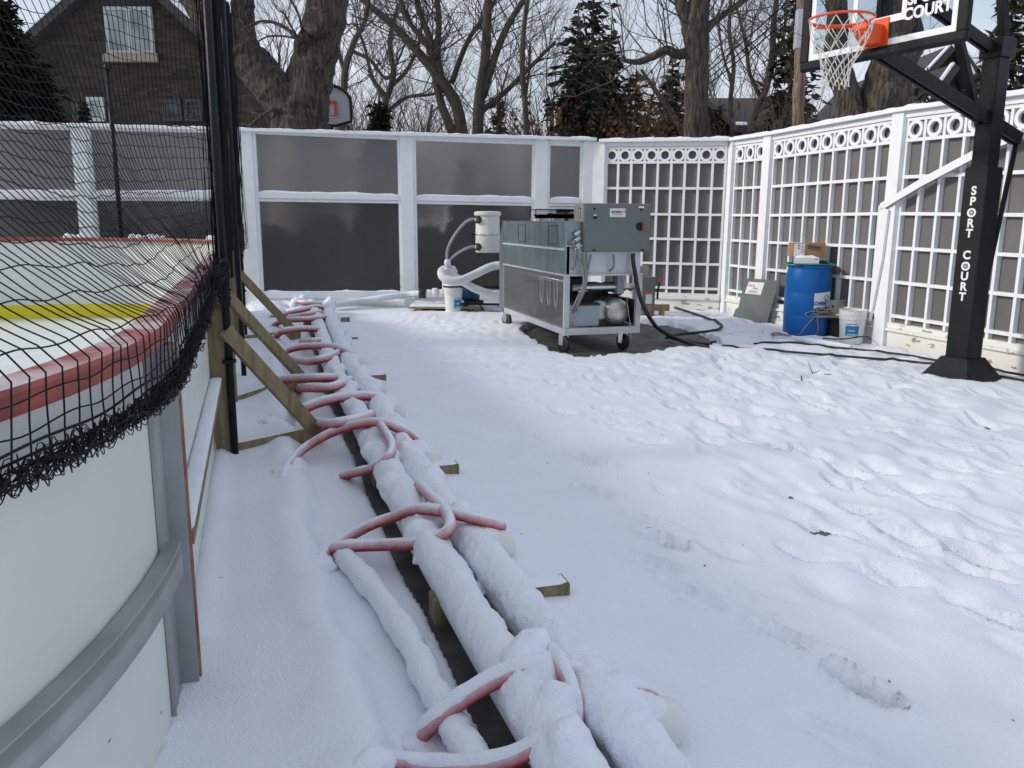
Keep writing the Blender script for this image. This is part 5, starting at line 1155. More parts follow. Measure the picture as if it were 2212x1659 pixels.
# ================================================================ basketball hoop
pc = P(2082, 815, 0); PX, PYY = pc.x, pc.y + .05
hp = thing('basketball_hoop', 'black basketball hoop on a padded pole with clear backboard and white net', 'basketball hoop', (PX, PYY, 0))
bn = Vector((-.877, -.48, 0)).normalized()          # from the pole towards the court
bt_ = Vector((-bn.y, bn.x, 0)); bt_ = -bt_ if bt_.x < 0 else bt_        # along the board, to the right / nearer
pc = Vector((PX, PYY, 0))
def sqr(h, z): return [pc + (bn * a + bt_ * b) * h + Vector((0, 0, z)) for a, b in ((1, 1), (1, -1), (-1, -1), (-1, 1))]
zc1 = PY(2062, 775, PYY - .12).z; zpad = PY(2100, 360, PYY - .1).z; ztop = PY(2110, 100, PYY).z
pad = .108
m = MB(); lo, hi = sqr(.26, -.03), sqr(.115, zc1 + .0)
def cham(h, z, c): return [pc + (bn * a + bt_ * b) * h + Vector((0, 0, z)) for a, b in ((1, 1 - c), (1 - 0, -1 + c), (1 - c, -1), (-1 + c, -1), (-1, -1 + c), (-1, 1 - c), (-1 + c, 1), (1 - c, 1))]
A_, B_ = cham(.265, -.03, .12), cham(.13, zc1, .05); vs = A_ + B_; m.add(vs, [(i, (i + 1) % 8, 8 + (i + 1) % 8, 8 + i) for i in range(8)] + [tuple(range(8, 16))]); m.build('base_skirt', M['black'], hp)
m = MB(); A_ = cham(pad, zc1 - .01, .10); m.prism(A_, (0, 0, zpad - zc1 + .01)); m.build('pole_pad', M['pad'], hp, bevel=.006)
m = MB(); m.prism(sqr(.0765, zpad - .05), (0, 0, ztop - zpad + .05)); m.build('pole', M['black'], hp, bevel=.008)
# lettering on the pad: the face towards the court
fo = pc + bn * (pad + .001)
def padz(u, v): return PY(u, v, (fo).y - .0).z
word = 'SPORT COURT'; vz = [(2078, 415), (2076, 442), (2074, 474), (2072, 508), (2069, 538), None, (2066, 598), (2063, 630), (2060, 660), (2056, 692), (2053, 720)]
vz = [None] * 11
tops = [(2078, 413), (2053, 640)]
zA, zB = padz(2078, 413), padz(2058, 530); zC, zD_ = padz(2068, 556), padz(2053, 640)
def z8(x, y): return ((1760 + x / 2.765) / 1.157, (450 + y / 2.765) / 1.157)
cen = {0: (1782, 72), 1: (1778, 145), 2: (1770, 225), 3: (1762, 297), 4: (1757, 367), 6: (1735, 517), 7: (1733, 595), 8: (1727, 663), 9: (1720, 735), 10: (1712, 805)}
for i, ch_ in enumerate(word):
    if ch_ == ' ': continue
    z = padz(*z8(*cen[i])); ex = bt_
    n_ = ex.cross(Vector((0, 0, 1)))
    if n_.dot(bn) < 0: ex = -ex
    text(ch_, .100, fo + bn * .001 + Vector((0, 0, z - .004)), ex, (0, 0, 1), M['label_w'], hp, 'pad_letter', .0035, .0008)
    if ch_ == 'O':
        m = MB(); m.lathe([(.015, 0), (.015, .0015)], fo + bn * .0015 + Vector((0, 0, z)), 20, bn); m.build('letter_ball', M['alum'], hp)
# backboard
bc = PY(1890, 100, 6.75); s_r = PP(2092, 60, (bc.x, bc.y, 0), bt_); s_l = PP(1729, 145, (bc.x, bc.y, 0), bt_)
hwr = ((s_r - Vector((bc.x, bc.y, 0))).dot(bt_)); hwl = -((s_l - Vector((bc.x, bc.y, 0))).dot(bt_)); HWB = (hwr + hwl) / 2
cs_ = (hwr - hwl) / 2; bc0 = Vector((bc.x, bc.y, 0)) + bt_ * cs_
zb0 = PP(1890, 122, bc0, bt_).z; zb0 -= .02; zb1 = zb0 + 1.14
exb = bt_ if bt_.cross(Vector((0, 0, 1))).dot(bn) > 0 else -bt_
def BD(s, z, o=0): return bc0 + bt_ * s + bn * o + Vector((0, 0, z))
def bx_(mb, s0, s1, z0, z1, o0, o1): return mb.xbox(BD(s0, z0, o0), bt_ * (s1 - s0), bn * (o1 - o0), (0, 0, z1 - z0))
fw = .085
m = MB(); bx_(m, -HWB, HWB, zb0, zb0 + fw, -.035, .02); m.build('frame_bottom', M['pad'], hp, bevel=.025)
bx_(MB(), -HWB, HWB, zb1 - fw, zb1, -.035, .02).build('frame_top', M['pad'], hp, bevel=.025)
for a in (-HWB, HWB - fw): bx_(MB(), a, a + fw, zb0 + fw - .01, zb1 - fw + .01, -.034, .0195).build('frame_side', M['pad'], hp, bevel=.012)
i0, i1, j0, j1 = -HWB + fw, HWB - fw, zb0 + fw, zb1 - fw
bx_(MB(), i0, i1, j0, j1, -.006, .0).build('glass_board', M['glassy'], hp)
m = MB(); lw = .045
bx_(m, i0, i1, j0, j0 + lw, .0012, .003); bx_(m, i0, i1, j1 - lw, j1, .0012, .003); bx_(m, i0, i0 + lw, j0 + lw, j1 - lw, .0012, .003); bx_(m, i1 - lw, i1, j0 + lw, j1 - lw, .0012, .003)
m.build('border_line', M['white'], hp)
zr_ = PP(1808, 41, bc0 + bn * .42, bt_).z
RIMZ = PY(1808, 41, 6.55).z
tz0 = RIMZ + .0; m = MB()
bx_(m, -.24, .24, tz0, tz0 + .05, .0012, .003); bx_(m, -.24, .24, tz0 + .41, tz0 + .46, .0012, .003); bx_(m, -.24, -.20, tz0 + .05, tz0 + .41, .0012, .003); bx_(m, .20, .24, tz0 + .05, tz0 + .41, .0012, .003)
m.build('target_square', M['white'], hp)
text('SPORT\nCOURT', .112, BD(i1 - .245, RIMZ + .075, .004), exb, (0, 0, 1), M['label_w'], hp, 'board_lettering', .004, .0008)
# rim
RC = PY(1808, 41, 6.55); RRm = .2286
o = BD(0, RC.z, 0); RC = Vector((bc0.x, bc0.y, RC.z)) + bn * .40
m = MB(); m.tube([RC + (bn * math.cos(a) + bt_ * math.sin(a)) * RRm for a in [k * math.pi / 20 for k in range(41)]], .0095, 10, False); m.build('rim', M['orange'], hp, smooth=True)
m = MB(); bx_(m, -.105, .105, RC.z - .16, RC.z + .04, .004, .016); m.build('rim_plate', M['orange'], hp, bevel=.003)
m = MB(); m.prism([BD(-.07, RC.z - .01, .016), BD(-.07, RC.z - .01, .20), BD(-.07, RC.z - .05, .21), BD(-.07, RC.z - .15, .10), BD(-.07, RC.z - .15, .016)], bt_ * .14); m.build('rim_spring_housing', M['orange'], hp, bevel=.006)
m = MB(); m.tube([BD(-.06, RC.z - .02, .18), RC - bt_ * .20 + bn * .02 + Vector((0, 0, -.03)), RC - bt_ * .215 + bn * .10], .008, 8); m.tube([BD(.06, RC.z - .02, .18), RC + bt_ * .20 + bn * .02 + Vector((0, 0, -.03)), RC + bt_ * .215 + bn * .10], .008, 8); m.build('rim_brace', M['orange'], hp, smooth=True)
c = BD(0, RC.z - .085, .165); m = MB(); 
# net
m = MB(); NS = 12; lv = [(0, 1.0, -.005), (.5, .93, -.10), (1, .80, -.175), (.5, .66, -.24), (1, .53, -.30), (.5, .45, -.355), (1, .41, -.41), (.5, .41, -.455)]
def npnt(i, k, swing=0):
    ph, r, z = lv[k]; a = 2 * math.pi * (i + (ph if k else 0)) / NS
    j = mnoise.noise(Vector((i * 1.3, k * 2.1, 0))) * .02
    return RC + (bn * math.cos(a) + bt_ * math.sin(a)) * (RRm * r + j) + Vector((0, 0, z + j * .6)) + bt_ * (-.025 * (k / 7) ** 2)
for i in range(NS):
    m.tube([npnt(i, 0), npnt(i, 0).lerp(npnt(i, 1), .5), npnt(i, 1)], .0035, 5); m.tube([npnt(i + 1, 0), npnt(i, 1)], .0035, 5)
    for k in range(1, 7):
        m.tube([npnt(i, k), npnt(i if lv[k][0] < lv[k + 1][0] else i + 1, k + 1)], .0033, 5)
        m.tube([npnt(i, k), npnt((i - 1) if lv[k][0] < lv[k + 1][0] else i, k + 1)], .0033, 5)
    q = npnt(i, 7); m.tube([q, q + Vector((0, 0, -.02)), q + Vector((.008, 0, -.03))], .005, 5)
m.build('hoop_net', M['twine_w'], hp, smooth=True)
# arms
def z6(x, y): return ((1860 + x / 3.16) / 1.157, (y / 3.16) / 1.157)
pa = pc + Vector((0, 0, PY(*z6(1870, 960), PYY).z)); pb_ = BD(-.12, PP(*z6(815, 500), BD(-.1, 0), bn).z if 0 else zb0 + .02, -.05)
pb_ = BD(-.0, zb0 - .01, -.06)
lowz = PY(*z6(1870, 960), PYY).z
back = pc - bn * .40 + Vector((0, 0, PY(*z6(2090, 1060), PYY + .1).z)); topz = PY(*z6(1900, 400), PYY).z
for sgn in (-1, 1):
    off = bt_ * (.032 * sgn)
    frontlow = BD(-.0, zb0 + .05, -.06) + off
    MB().bar(frontlow, pc + off + Vector((0, 0, lowz)), .012 if 0 else .03, .10).build('lower_arm', M['black'], hp, bevel=.003)
    MB().bar(pc + off + Vector((0, 0, lowz)) - (frontlow - pc - off - Vector((0, 0, lowz))).normalized() * 0, pc + off + Vector((0, 0, lowz)) - (frontlow - pc - off - Vector((0, 0, lowz))).normalized() * .42, .03, .10).build('arm_tail', M['black'], hp, bevel=.003)
    fu = BD(0, zb0 + .62, -.06) + off
    MB().bar(fu, pc + off + Vector((0, 0, topz - .02)), .03, .075).build('upper_arm', M['black'], hp, bevel=.003)
    MB().bar(BD(0, zb0 + .05, -.06) + off, BD(0, zb0 + .68, -.06) + off, .05, .05, bn).build('board_bracket', M['black'], hp)
m = MB(); m.prism(sqr(.10, ztop - .10), (0, 0, .16)); m.build('pole_head', M['black'], hp, bevel=.01)
m = MB(); a_ = pc + Vector((0, 0, lowz)) + bn * .16; m.bar(a_, (pc + Vector((0, 0, topz))).lerp(BD(0, zb0 + .62, -.06), .42), .07, .05); m.build('strut', M['black'], hp, bevel=.004)
m = MB(); m.bar(pc + Vector((0, 0, topz)) + bt_ * .06, pc + Vector((0, 0, topz + .75)) + bn * .14 + bt_ * .02, .075, .06); m.build('mast_extension', M['black'], hp, bevel=.004)
m = MB(); m.bar(BD(.0, zb0 + .66, -.04), pc + Vector((0, 0, topz + .7)) + bn * .16, .06, .05); m.build('top_strut', M['black'], hp)
bx_(MB(), -.45, .45, zb0 + .05, zb0 + .12, -.075, -.036).build('back_brace', M['black'], hp)
# adjusting actuator behind the pole
tail = pc + Vector((0, 0, lowz)) - (BD(0, zb0 + .05, -.06) - pc - Vector((0, 0, lowz))).normalized() * .42
t0 = tail; e0 = PY(2068 + 0, 652, PYY) ; bot = PY(2104, 748, PYY + .12)
knob = PY(2111, 640, PYY + .12)
m = MB(); m.tube([t0, PY(2128, 620, PYY + .14)], .022, 10); m.build('actuator_rod', M['black'], hp, smooth=True)
m = MB(); m.tube([PY(2124, 620, PYY + .14), bot], .032, 10); m.build('actuator_tube', M['black'], hp, smooth=True)
m = MB(); m.lathe([(.0, -.06), (.03, -.06), (.045, -.03), (.045, .02), (.02, .03)], PY(2118, 640, PYY + .10), 14, (1, -.2, 0)); m.build('crank_socket', M['black'], hp, auto=True)
# ================================================================ beyond the walls
def limb(mb, pts, Y, n=12, k=5, jit=.0, seed=0, below=None):
    c = spline([PY(u, v, Y + (q[0] if q else 0)) for u, v, w, *q in pts], k); ws_ = np.interp(np.linspace(0, len(pts) - 1, len(c)), range(len(pts)), [p[2] for p in pts])
    if below is not None and c[0].z > below: c = [Vector((c[0].x, c[0].y, below))] + c; ws_ = [ws_[0] * 1.15] + list(ws_)
    rs = [w / 2 * Y / F * (1 + .09 * mnoise.noise(Vector((i * .5, seed, 0)))) for i, w in enumerate(ws_)]
    st = len(mb.v); mb.tube(c, rs, n)
    if jit:
        for i in range(st, len(mb.v)):
            q = Vector(mb.v[i]); ci = c[min((i - st) // n, len(c) - 1)]; mb.v[i] = tuple(ci + (q - ci) * (1 + jit * mnoise.noise(q * 4 + Vector((seed, 0, 0)))))
    return c, rs
def grow(mb, p, d, L, r, lvl, maxl, rd, nch=(5, 5, 5, 4), up=.15, spread=.75, wob=.22, shrink=.52):
    nseg = 5 if lvl < 2 else 3; pts = [p.copy()]; dd = d.copy()
    for i in range(nseg):
        dd = (dd + Vector((rd.gauss(0, wob), rd.gauss(0, wob), rd.gauss(0, wob * .7) + up * .35))).normalized(); pts.append(pts[-1] + dd * (L / nseg))
    rs = [r * (1 - .62 * i / nseg) for i in range(nseg + 1)]
    (mb[0] if lvl <= 0 else mb[1]).tube(pts, rs, 7 if lvl == 0 else (5 if lvl == 1 else 3), False)
    if lvl >= maxl: return
    for k in range(nch[min(lvl, len(nch) - 1)]):
        t = .25 + .75 * (k + rd.random()) / nch[min(lvl, len(nch) - 1)]; i = min(nseg - 1, int(t * nseg)); q = pts[i].lerp(pts[i + 1], t * nseg - i if t < 1 else 1)
        base = (pts[i + 1] - pts[i]).normalized(); a = rd.uniform(0, 6.283); o = base.orthogonal().normalized(); o = (Matrix.Rotation(a, 3, base) @ o)
        grow(mb, q, (base * (1 - spread * .5) + o * spread + Vector((0, 0, up))).normalized(), L * shrink * rd.uniform(.7, 1.15), r * (.30 if lvl == 0 else .5) * (1.15 - .5 * t), lvl + 1, maxl, rd, nch, up, spread, wob, shrink)
def twig_on(mb, c, rs, rd, n, L, lvl=2, t0=.3, up=.25, r=.02, nch=(4, 5, 4, 3)):
    for _ in range(n):
        t = rd.uniform(t0, 1) * (len(c) - 1.001); i = int(t); q = c[i].lerp(c[i + 1], t - i); b = (c[i + 1] - c[i]).normalized(); o = Matrix.Rotation(rd.uniform(0, 6.28), 3, b) @ b.orthogonal().normalized()
        grow((mb, mb), q, (b * .5 + o * .8 + Vector((0, 0, up))).normalized(), L * rd.uniform(.6, 1.2), r, 1, 1 + lvl, rd, nch, .12, .7, .2, .55)
def finish_tree(t, mb, bark='bark2', twig='twig'):
    if mb[0].v: mb[0].build('trunk', M[bark], t, smooth=True)
    if mb[1].v: mb[1].build('crown', M[twig], t, smooth=False)
def px_tree(label, Y, limbs, ntw, L, seed, group='bare trees behind the walls', bark='bark2', twig='twig', r=.02, lvl=2, jit=0, n=10, nch=(4, 5, 4, 3)):
    b = PY(limbs[0][0][0], limbs[0][0][1], Y); t = thing('bare_tree', label, 'tree', (b.x, Y, -.2), group); rd = random.Random(seed); mb = (MB(), MB())
    for j, l in enumerate(limbs):
        c, rs = limb(mb[0], l, Y, n, 5, jit, seed + j, -.3 if j == 0 else None); twig_on(mb[1], c, rs, rd, max(1, int(ntw * (1 if len(l) > 3 else .6))), L, lvl, .25, .25, r, nch)
    finish_tree(t, mb, bark, twig); return t
# ---- big forked trunk behind the left part of the wall
Yb_ = 16.2; bpnt = PY(650, 300, Yb_)
bt1 = thing('forked_tree', 'huge forked tree trunk with a dark knot hole, right of the stone house', 'tree', (bpnt.x, Yb_, -.2)); mb = (MB(), MB()); rd = random.Random(2)
limb(mb[0], [(650, 420, 128), (650, 300, 118), (652, 245, 112), (664, 190, 95), (685, 110, 86), (700, 50, 84), (712, -30, 82), (730, -140, 74), (745, -260, 66)], Yb_, 28, 10, .13, 1, -.3)
cL_, rL_ = limb(mb[0], [(645, 268, 70), (622, 232, 82), (590, 190, 82), (552, 146, 80), (516, 100, 76), (480, 62, 72), (440, 20, 66), (400, -40, 60)], Yb_ - .1, 24, 10, .12, 5)
cU_, rU_ = limb(mb[0], [(538, 128, 40), (528, 90, 50), (524, 40, 46), (524, -10, 44), (530, -80, 40), (520, -160, 34)], Yb_ + .15, 18, 8, .15, 9)
mb[0].blob(PY(660, 90, Yb_ - .33), .15, 3, .8, 12, (1, .8, 1.2)); mb[0].blob(PY(648, 230, Yb_ - .2), .18, 6, .5, 12)
kc = PY(674, 42, Yb_ - .60); ka = Vector((-.35, -.9, .1)).normalized()
mb[0].lathe([(.26, -.25), (.25, -.08), (.215, .0), (.17, .02), (.135, -.01), (.12, -.04)], kc, 28, ka)
for pts, w in ((((650, 92), (625, 66), (590, 48), (555, 48), (520, 66)), 9), (((645, 85), (625, 50), (612, 25)), 5), (((650, 85), (610, 78), (575, 80), (545, 100)), 5), (((655, 70), (640, 20), (600, -40)), 6), (((635, 238), (600, 232), (560, 255), (510, 300)), 10), (((700, 60), (760, 52), (800, 55)), 3)):
    c, rs = limb(mb[0], [(u, v, w * (1 - i * .15)) for i, (u, v) in enumerate(pts)], Yb_ - .45, 8, 5); twig_on(mb[1], c, rs, rd, 7, .55, 2, .1, .3, .008)
mb[0].build('trunk', M['bark'], bt1, smooth=True); mb[1].build('crown', M['twig'], bt1)
MB().lathe([(0, .012), (.15, .012)], kc, 24, ka).build('knot_hole', M['dark'], bt1)
# ---- multi-stem tree and others
px_tree('many stemmed bare tree fanning out left of the middle, behind the windbreak wall', 27, [[(1000, 300, 26), (985, 225, 24), (950, 170, 22), (905, 115, 18), (850, 55, 15), (785, 0, 12), (730, -70, 9)], [(985, 300, 20), (955, 230, 17), (940, 165, 15), (930, 90, 14), (905, 20, 12), (880, -90, 8)], [(950, 165, 15), (925, 100, 12), (880, 40, 10), (850, -50, 8)], [(960, 200, 16), (945, 120, 14), (948, 40, 12), (935, -80, 8)], [(975, 180, 12), (1010, 90, 10), (1050, 30, 8), (1110, -60, 6)]], 15, 2.2, 11, r=.022)
px_tree('bare tree with two near upright stems, just right of the fanned one', 25, [[(1032, 300, 24), (1035, 220, 23), (1048, 130, 20), (1052, 50, 18), (1060, -80, 14)], [(1042, 210, 18), (1070, 120, 15), (1100, 50, 13), (1150, -30, 10), (1190, -110, 8)], [(1040, 240, 13), (1090, 200, 10), (1140, 150, 9), (1200, 90, 6)]], 16, 2.1, 12, r=.02)
px_tree('slim brown stemmed tree with dry leaves between the bare trees and the spruces', 22, [[(1138, 300, 11), (1134, 220, 12), (1128, 140, 12), (1132, 60, 10), (1145, -40, 8)], [(1133, 230, 6), (1142, 160, 5), (1146, 100, 4)]], 16, 1.6, 13, twig='twig_b', r=.012)
px_tree('tall dark trunk with a crooked side limb, behind the nine ring fence bay', 19, [[(1503, 300, 52), (1504, 230, 49), (1505, 160, 48), (1506, 100, 50), (1503, 62, 56), (1510, 10, 42), (1520, -60, 38), (1530, -180, 32)], [(1500, 85, 24), (1486, 50, 28), (1472, 10, 26), (1462, -60, 22)], [(1515, 75, 20), (1545, 45, 15), (1580, 20, 13), (1620, -10, 11), (1660, -50, 9)], [(1497, 108, 20), (1466, 118, 20), (1440, 108, 18), (1410, 122, 16), (1375, 134, 12), (1340, 128, 8)]], 11, 2.2, 14, bark='bark', twig='twig', r=.018, jit=.08, n=16)
px_tree('leaning thin birch like stem crossing behind the rusty bush', 24, [[(1478, 300, 12), (1455, 250, 12), (1430, 215, 11), (1405, 180, 9), (1385, 150, 6)]], 8, 1.2, 15, twig='twig_b', r=.01)
px_tree('bare tree left of the utility pole, its trunk leaning right', 22, [[(1620, 300, 16), (1632, 240, 16), (1655, 190, 15), (1668, 120, 14), (1672, 40, 12), (1690, -80, 9)], [(1645, 215, 9), (1620, 160, 8), (1610, 90, 7), (1590, 10, 5)], [(1665, 140, 8), (1690, 90, 7), (1700, 20, 6)]], 18, 1.9, 16, r=.014)
px_tree('thin bare tree between the dark trunk and the leaning tree', 26, [[(1585, 300, 10), (1578, 220, 10), (1585, 140, 9), (1575, 60, 8), (1585, -60, 6)], [(1580, 180, 6), (1560, 110, 5), (1550, 30, 4)]], 16, 2.0, 17, r=.014)
px_tree('bare tree just right of the huge forked trunk', 24, [[(738, 300, 16), (742, 220, 15), (746, 150, 14), (765, 90, 12), (790, 40, 9), (800, -40, 7)], [(745, 160, 9), (730, 100, 8), (735, 30, 6), (720, -60, 5)], [(760, 110, 8), (800, 130, 7), (835, 170, 6), (860, 130, 5), (880, 80, 4)]], 17, 2.0, 18, r=.015)
px_tree('broad bare tree above the conical evergreen', 30, [[(835, 300, 14), (832, 230, 13), (850, 160, 12), (842, 90, 10), (860, 10, 8)], [(842, 190, 9), (880, 150, 8), (905, 90, 7), (915, 20, 5)], [(836, 210, 9), (805, 170, 8), (790, 110, 6), (770, 50, 5)], [(835, 240, 8), (880, 210, 7), (925, 205, 6), (975, 195, 5)]], 16, 2.3, 19, r=.017)
px_tree('knobby double trunk seen under the basketball backboard, leaning right', 13.2, [[(1905, 270, 98), (1910, 215, 96), (1925, 160, 90), (1942, 110, 82), (1950, 50, 74), (1962, -40, 62), (1980, -150, 50)], [(1848, 275, 66), (1836, 235, 58), (1824, 195, 52), (1812, 160, 50), (1803, 110, 44), (1808, 30, 38), (1790, -80, 32)]], 7, 1.0, 20, bark='bark', r=.008, jit=.3, n=22)
for i, (u, Y, hgt, sd, lb) in enumerate(((1190, 38, 11, 1, 'distant bare tree left of the big spruces'), (1390, 40, 12, 2, 'distant bare tree between the spruces and the dark trunk'), (1545, 36, 11, 3, 'distant bare tree right of the dark trunk'), (1660, 40, 12, 4, 'distant bare tree behind the leaning tree'), (1240, 46, 12, 5, 'far bare tree behind the big spruces'), (905, 44, 12, 6, 'far bare tree behind the fanned stems'), (700, 40, 11, 7, 'far bare tree glimpsed beside the forked trunk'), (1440, 46, 13, 8, 'far bare tree seen over the rusty bush'),
                                         (600, 30, 11, 9, 'bare tree seen in the fork of the huge trunk'), (2160, 30, 10, 10, 'bare tree seen past the top of the basketball pole'), (2020, 34, 10, 11, 'bare tree seen through the clear backboard'), (1085, 42, 12, 12, 'far bare tree behind the upright stems'), (1320, 36, 12, 13, 'bare tree mixed into the spruce crowns'), (1620, 50, 12, 14, 'farthest bare tree by the right roof'), (780, 48, 11, 15, 'farthest bare tree above the round brush'))):
    b = PY(u, 300, Y); t = thing('bare_tree', lb, 'tree', (b.x, Y, -.2), 'distant bare trees'); rd = random.Random(sd * 7); mb = (MB(), MB())
    grow(mb, Vector((b.x, Y, -.3)), Vector((0, 0, 1)), hgt * .62, .17, 0, 4, rd, (9, 6, 5, 4), .28, .62, .14, .50); finish_tree(t, mb)
# ---- conifers
def conifer(name, label, u, vtop, Y, halfw_px, seed, mt='needle', group='evergreens behind the walls', dens=1.0, zlow=.6, droop=.25, loose=.5, sz=.16):
    top = PY(u, vtop, Y); hgt = top.z; Rm = halfw_px * Y / F; t = thing(name, label, 'tree', (top.x, Y, -.2), group); rd = random.Random(seed)
    MB().tube([(top.x, Y, -.3), (top.x, Y, hgt * .98)], [max(.06, hgt * .016), .015], 7).build('trunk', M['bark2'], t, smooth=True)
    m = MB()
    for _b in range(int(34 * dens * 8 * 1.1)):
        f = 1 - math.sqrt(max(0, 1 - rd.random() * .995)); z = zlow + (hgt - zlow) * f
        f = (hgt - z) / (hgt - zlow); L = Rm * 1.25 * (f ** .72) * rd.uniform(.6, 1.12) + .05; nb = 1
        for _ in range(nb):
            a = rd.uniform(0, 6.283); dv = Vector((math.cos(a), math.sin(a), 0)); l = L * rd.uniform(.55, 1.1); ns = max(3, int(l / sz * 2.2))
            for s in range(ns):
                q = (s + rd.random()) / ns; p = Vector((top.x, Y, z)) + dv * (l * q) + Vector((0, 0, -droop * l * q * q + .10 * l * q)); wv = .30 * l * (1 - q * .6) * rd.uniform(-1, 1)
                p += Vector((-dv.y, dv.x, 0)) * wv; k = sz * rd.uniform(.5, 1.2)
                e1 = (dv + Vector((rd.gauss(0, .5), rd.gauss(0, .5), rd.gauss(-.15, .35)))).normalized() * k; e2 = Vector((rd.gauss(0, 1), rd.gauss(0, 1), rd.gauss(0, .6))).normalized() * k * .42
                m.add([p - e1 * .4, p + e2, p + e1, p - e2], [(0, 1, 2, 3)])
    m.build('crown', M[mt], t); return t
conifer('spruce_tree', 'large loose dark spruce in the middle, left one of the pair above the wall', 1250, 0, 25, 100, 1, dens=3.6, loose=.8, sz=.20, droop=.15)
conifer('spruce_tree', 'large dark spruce in the middle, right one of the pair above the wall', 1322, 30, 26.5, 95, 2, dens=3.6, loose=.8, sz=.20, droop=.15)
conifer('spruce_tree', 'tall thin evergreen rising out of frame behind the pair of spruces', 1285, -140, 33, 90, 3, dens=2.2, loose=1.0, sz=.3)
conifer('spruce_tree', 'dark evergreen partly hidden by the tall dark trunk', 1455, 90, 30, 78, 4, dens=2.8, sz=.27)
conifer('spruce_tree', 'small evergreen behind the twin stemmed tree', 1078, 185, 27, 50, 5, dens=2.6, sz=.2)
conifer('spruce_tree', 'small evergreen right of the tall dark trunk', 1556, 205, 27, 55, 6, dens=2.6, sz=.2)
conifer('spruce_tree', 'tall drooping spruce behind the left edge of the backboard', 1725, -80, 21, 95, 7, dens=2.6, sz=.22, droop=.45)
conifer('spruce_tree', 'dark drooping evergreen at the right edge behind the basketball pole', 2200, -90, 14.5, 110, 8, dens=4, sz=.16, droop=.45)
conifer('spruce_tree', 'low evergreen between the leaning double trunk and the right roof', 2005, 135, 15.5, 85, 9, dens=3.4, sz=.13, droop=.3)
conifer('spruce_tree', 'very dark evergreen at the left edge in front of the stone house', -10, -90, 17.5, 112, 10, 'needle2', dens=7, sz=.19, zlow=.2)
conifer('spruce_tree', 'dark evergreen bush before the lower left of the stone house', 85, 105, 18, 88, 11, 'needle2', dens=6, sz=.17, zlow=.2)
conifer('spruce_tree', 'small dark evergreen under the stone house windows', 176, 190, 19, 30, 12, 'needle2', dens=5, sz=.14, zlow=.2)
conifer('arborvitae', 'dark conical evergreen just behind the windbreak wall, above its middle panes', 818, 186, 13.95, 62, 13, 'needle2', dens=9, sz=.11, zlow=.1, droop=.1)
conifer('arborvitae', 'small cone shaped evergreen seen blurred through the third upper pane', 1008, 318, 14.2, 52, 14, 'needle2', dens=6, sz=.11, zlow=.1, group='evergreens behind the frosted panes')
conifer('arborvitae', 'low cone shaped evergreen blurred beside the taller one in the same pane', 1062, 375, 14.3, 54, 15, 'needle2', dens=6, sz=.11, zlow=.1, group='evergreens behind the frosted panes')
# hedge close behind the panes
for i, (u, v, w_, lb) in enumerate(((590, 470, 90, 'dark shrub blurred behind the lower left pane by the rink corner'), (700, 440, 120, 'dark shrub blurred behind the lower pane left of the conical evergreen'), (800, 460, 90, 'dark shrub in front of the conical evergreen, seen through the pane'), (925, 470, 80, 'dark shrub blurred behind the pane left of the white tank'), (1010, 440, 100, 'dark shrub blurred right behind the white tank'), (1100, 450, 100, 'dark shrub blurred behind the chiller hood'),
                                      (60, 440, 130, 'dark shrub behind the far left panes'), (260, 450, 130, 'dark shrub behind the panes left of the net pole'), (430, 440, 120, 'dark shrub behind the panes by the gathered net'))):
    c = PY(u, 560, 14.25 + (i % 3) * .25); tp = PY(u, v, c.y); Rm = w_ * c.y / F * .50; t = thing('hedge_shrub', lb, 'shrub', (c.x, c.y, -.2), 'shrubs behind the frosted panes'); rd = random.Random(i + 40); m = MB()
    for _ in range(2300):
        a = rd.uniform(0, 6.283); rr = Rm * rd.random() ** .5; z = tp.z * .9 * rd.random() ** .8 * (1 - .25 * (rr / Rm) ** 3); p = Vector((c.x + rr * math.cos(a), c.y + rr * math.sin(a) * .45, z)); k = .05 + .05 * rd.random()
        e1 = Vector((rd.gauss(0, 1), rd.gauss(0, 1), rd.gauss(0, 1))).normalized() * k; e2 = Vector((rd.gauss(0, 1), rd.gauss(0, 1), rd.gauss(0, 1))).normalized() * k * .6
        m.add([p - e1, p + e2, p + e1, p - e2], [(0, 1, 2, 3)])
    m.build('foliage', M['needle2'], t)
    m = MB(); m.tube([(c.x, c.y, -.3), (c.x, c.y, tp.z * .5)], .04, 6).build('stem', M['bark2'], t)
    if i in (2, 4): m = MB(); m.blob(PY(u + 15, 590 if i == 4 else 612, c.y - .35), .22, i, .5, 8, (1.2, .5, .35)); m.build('snow_clump', M['snow'], t, smooth=True)
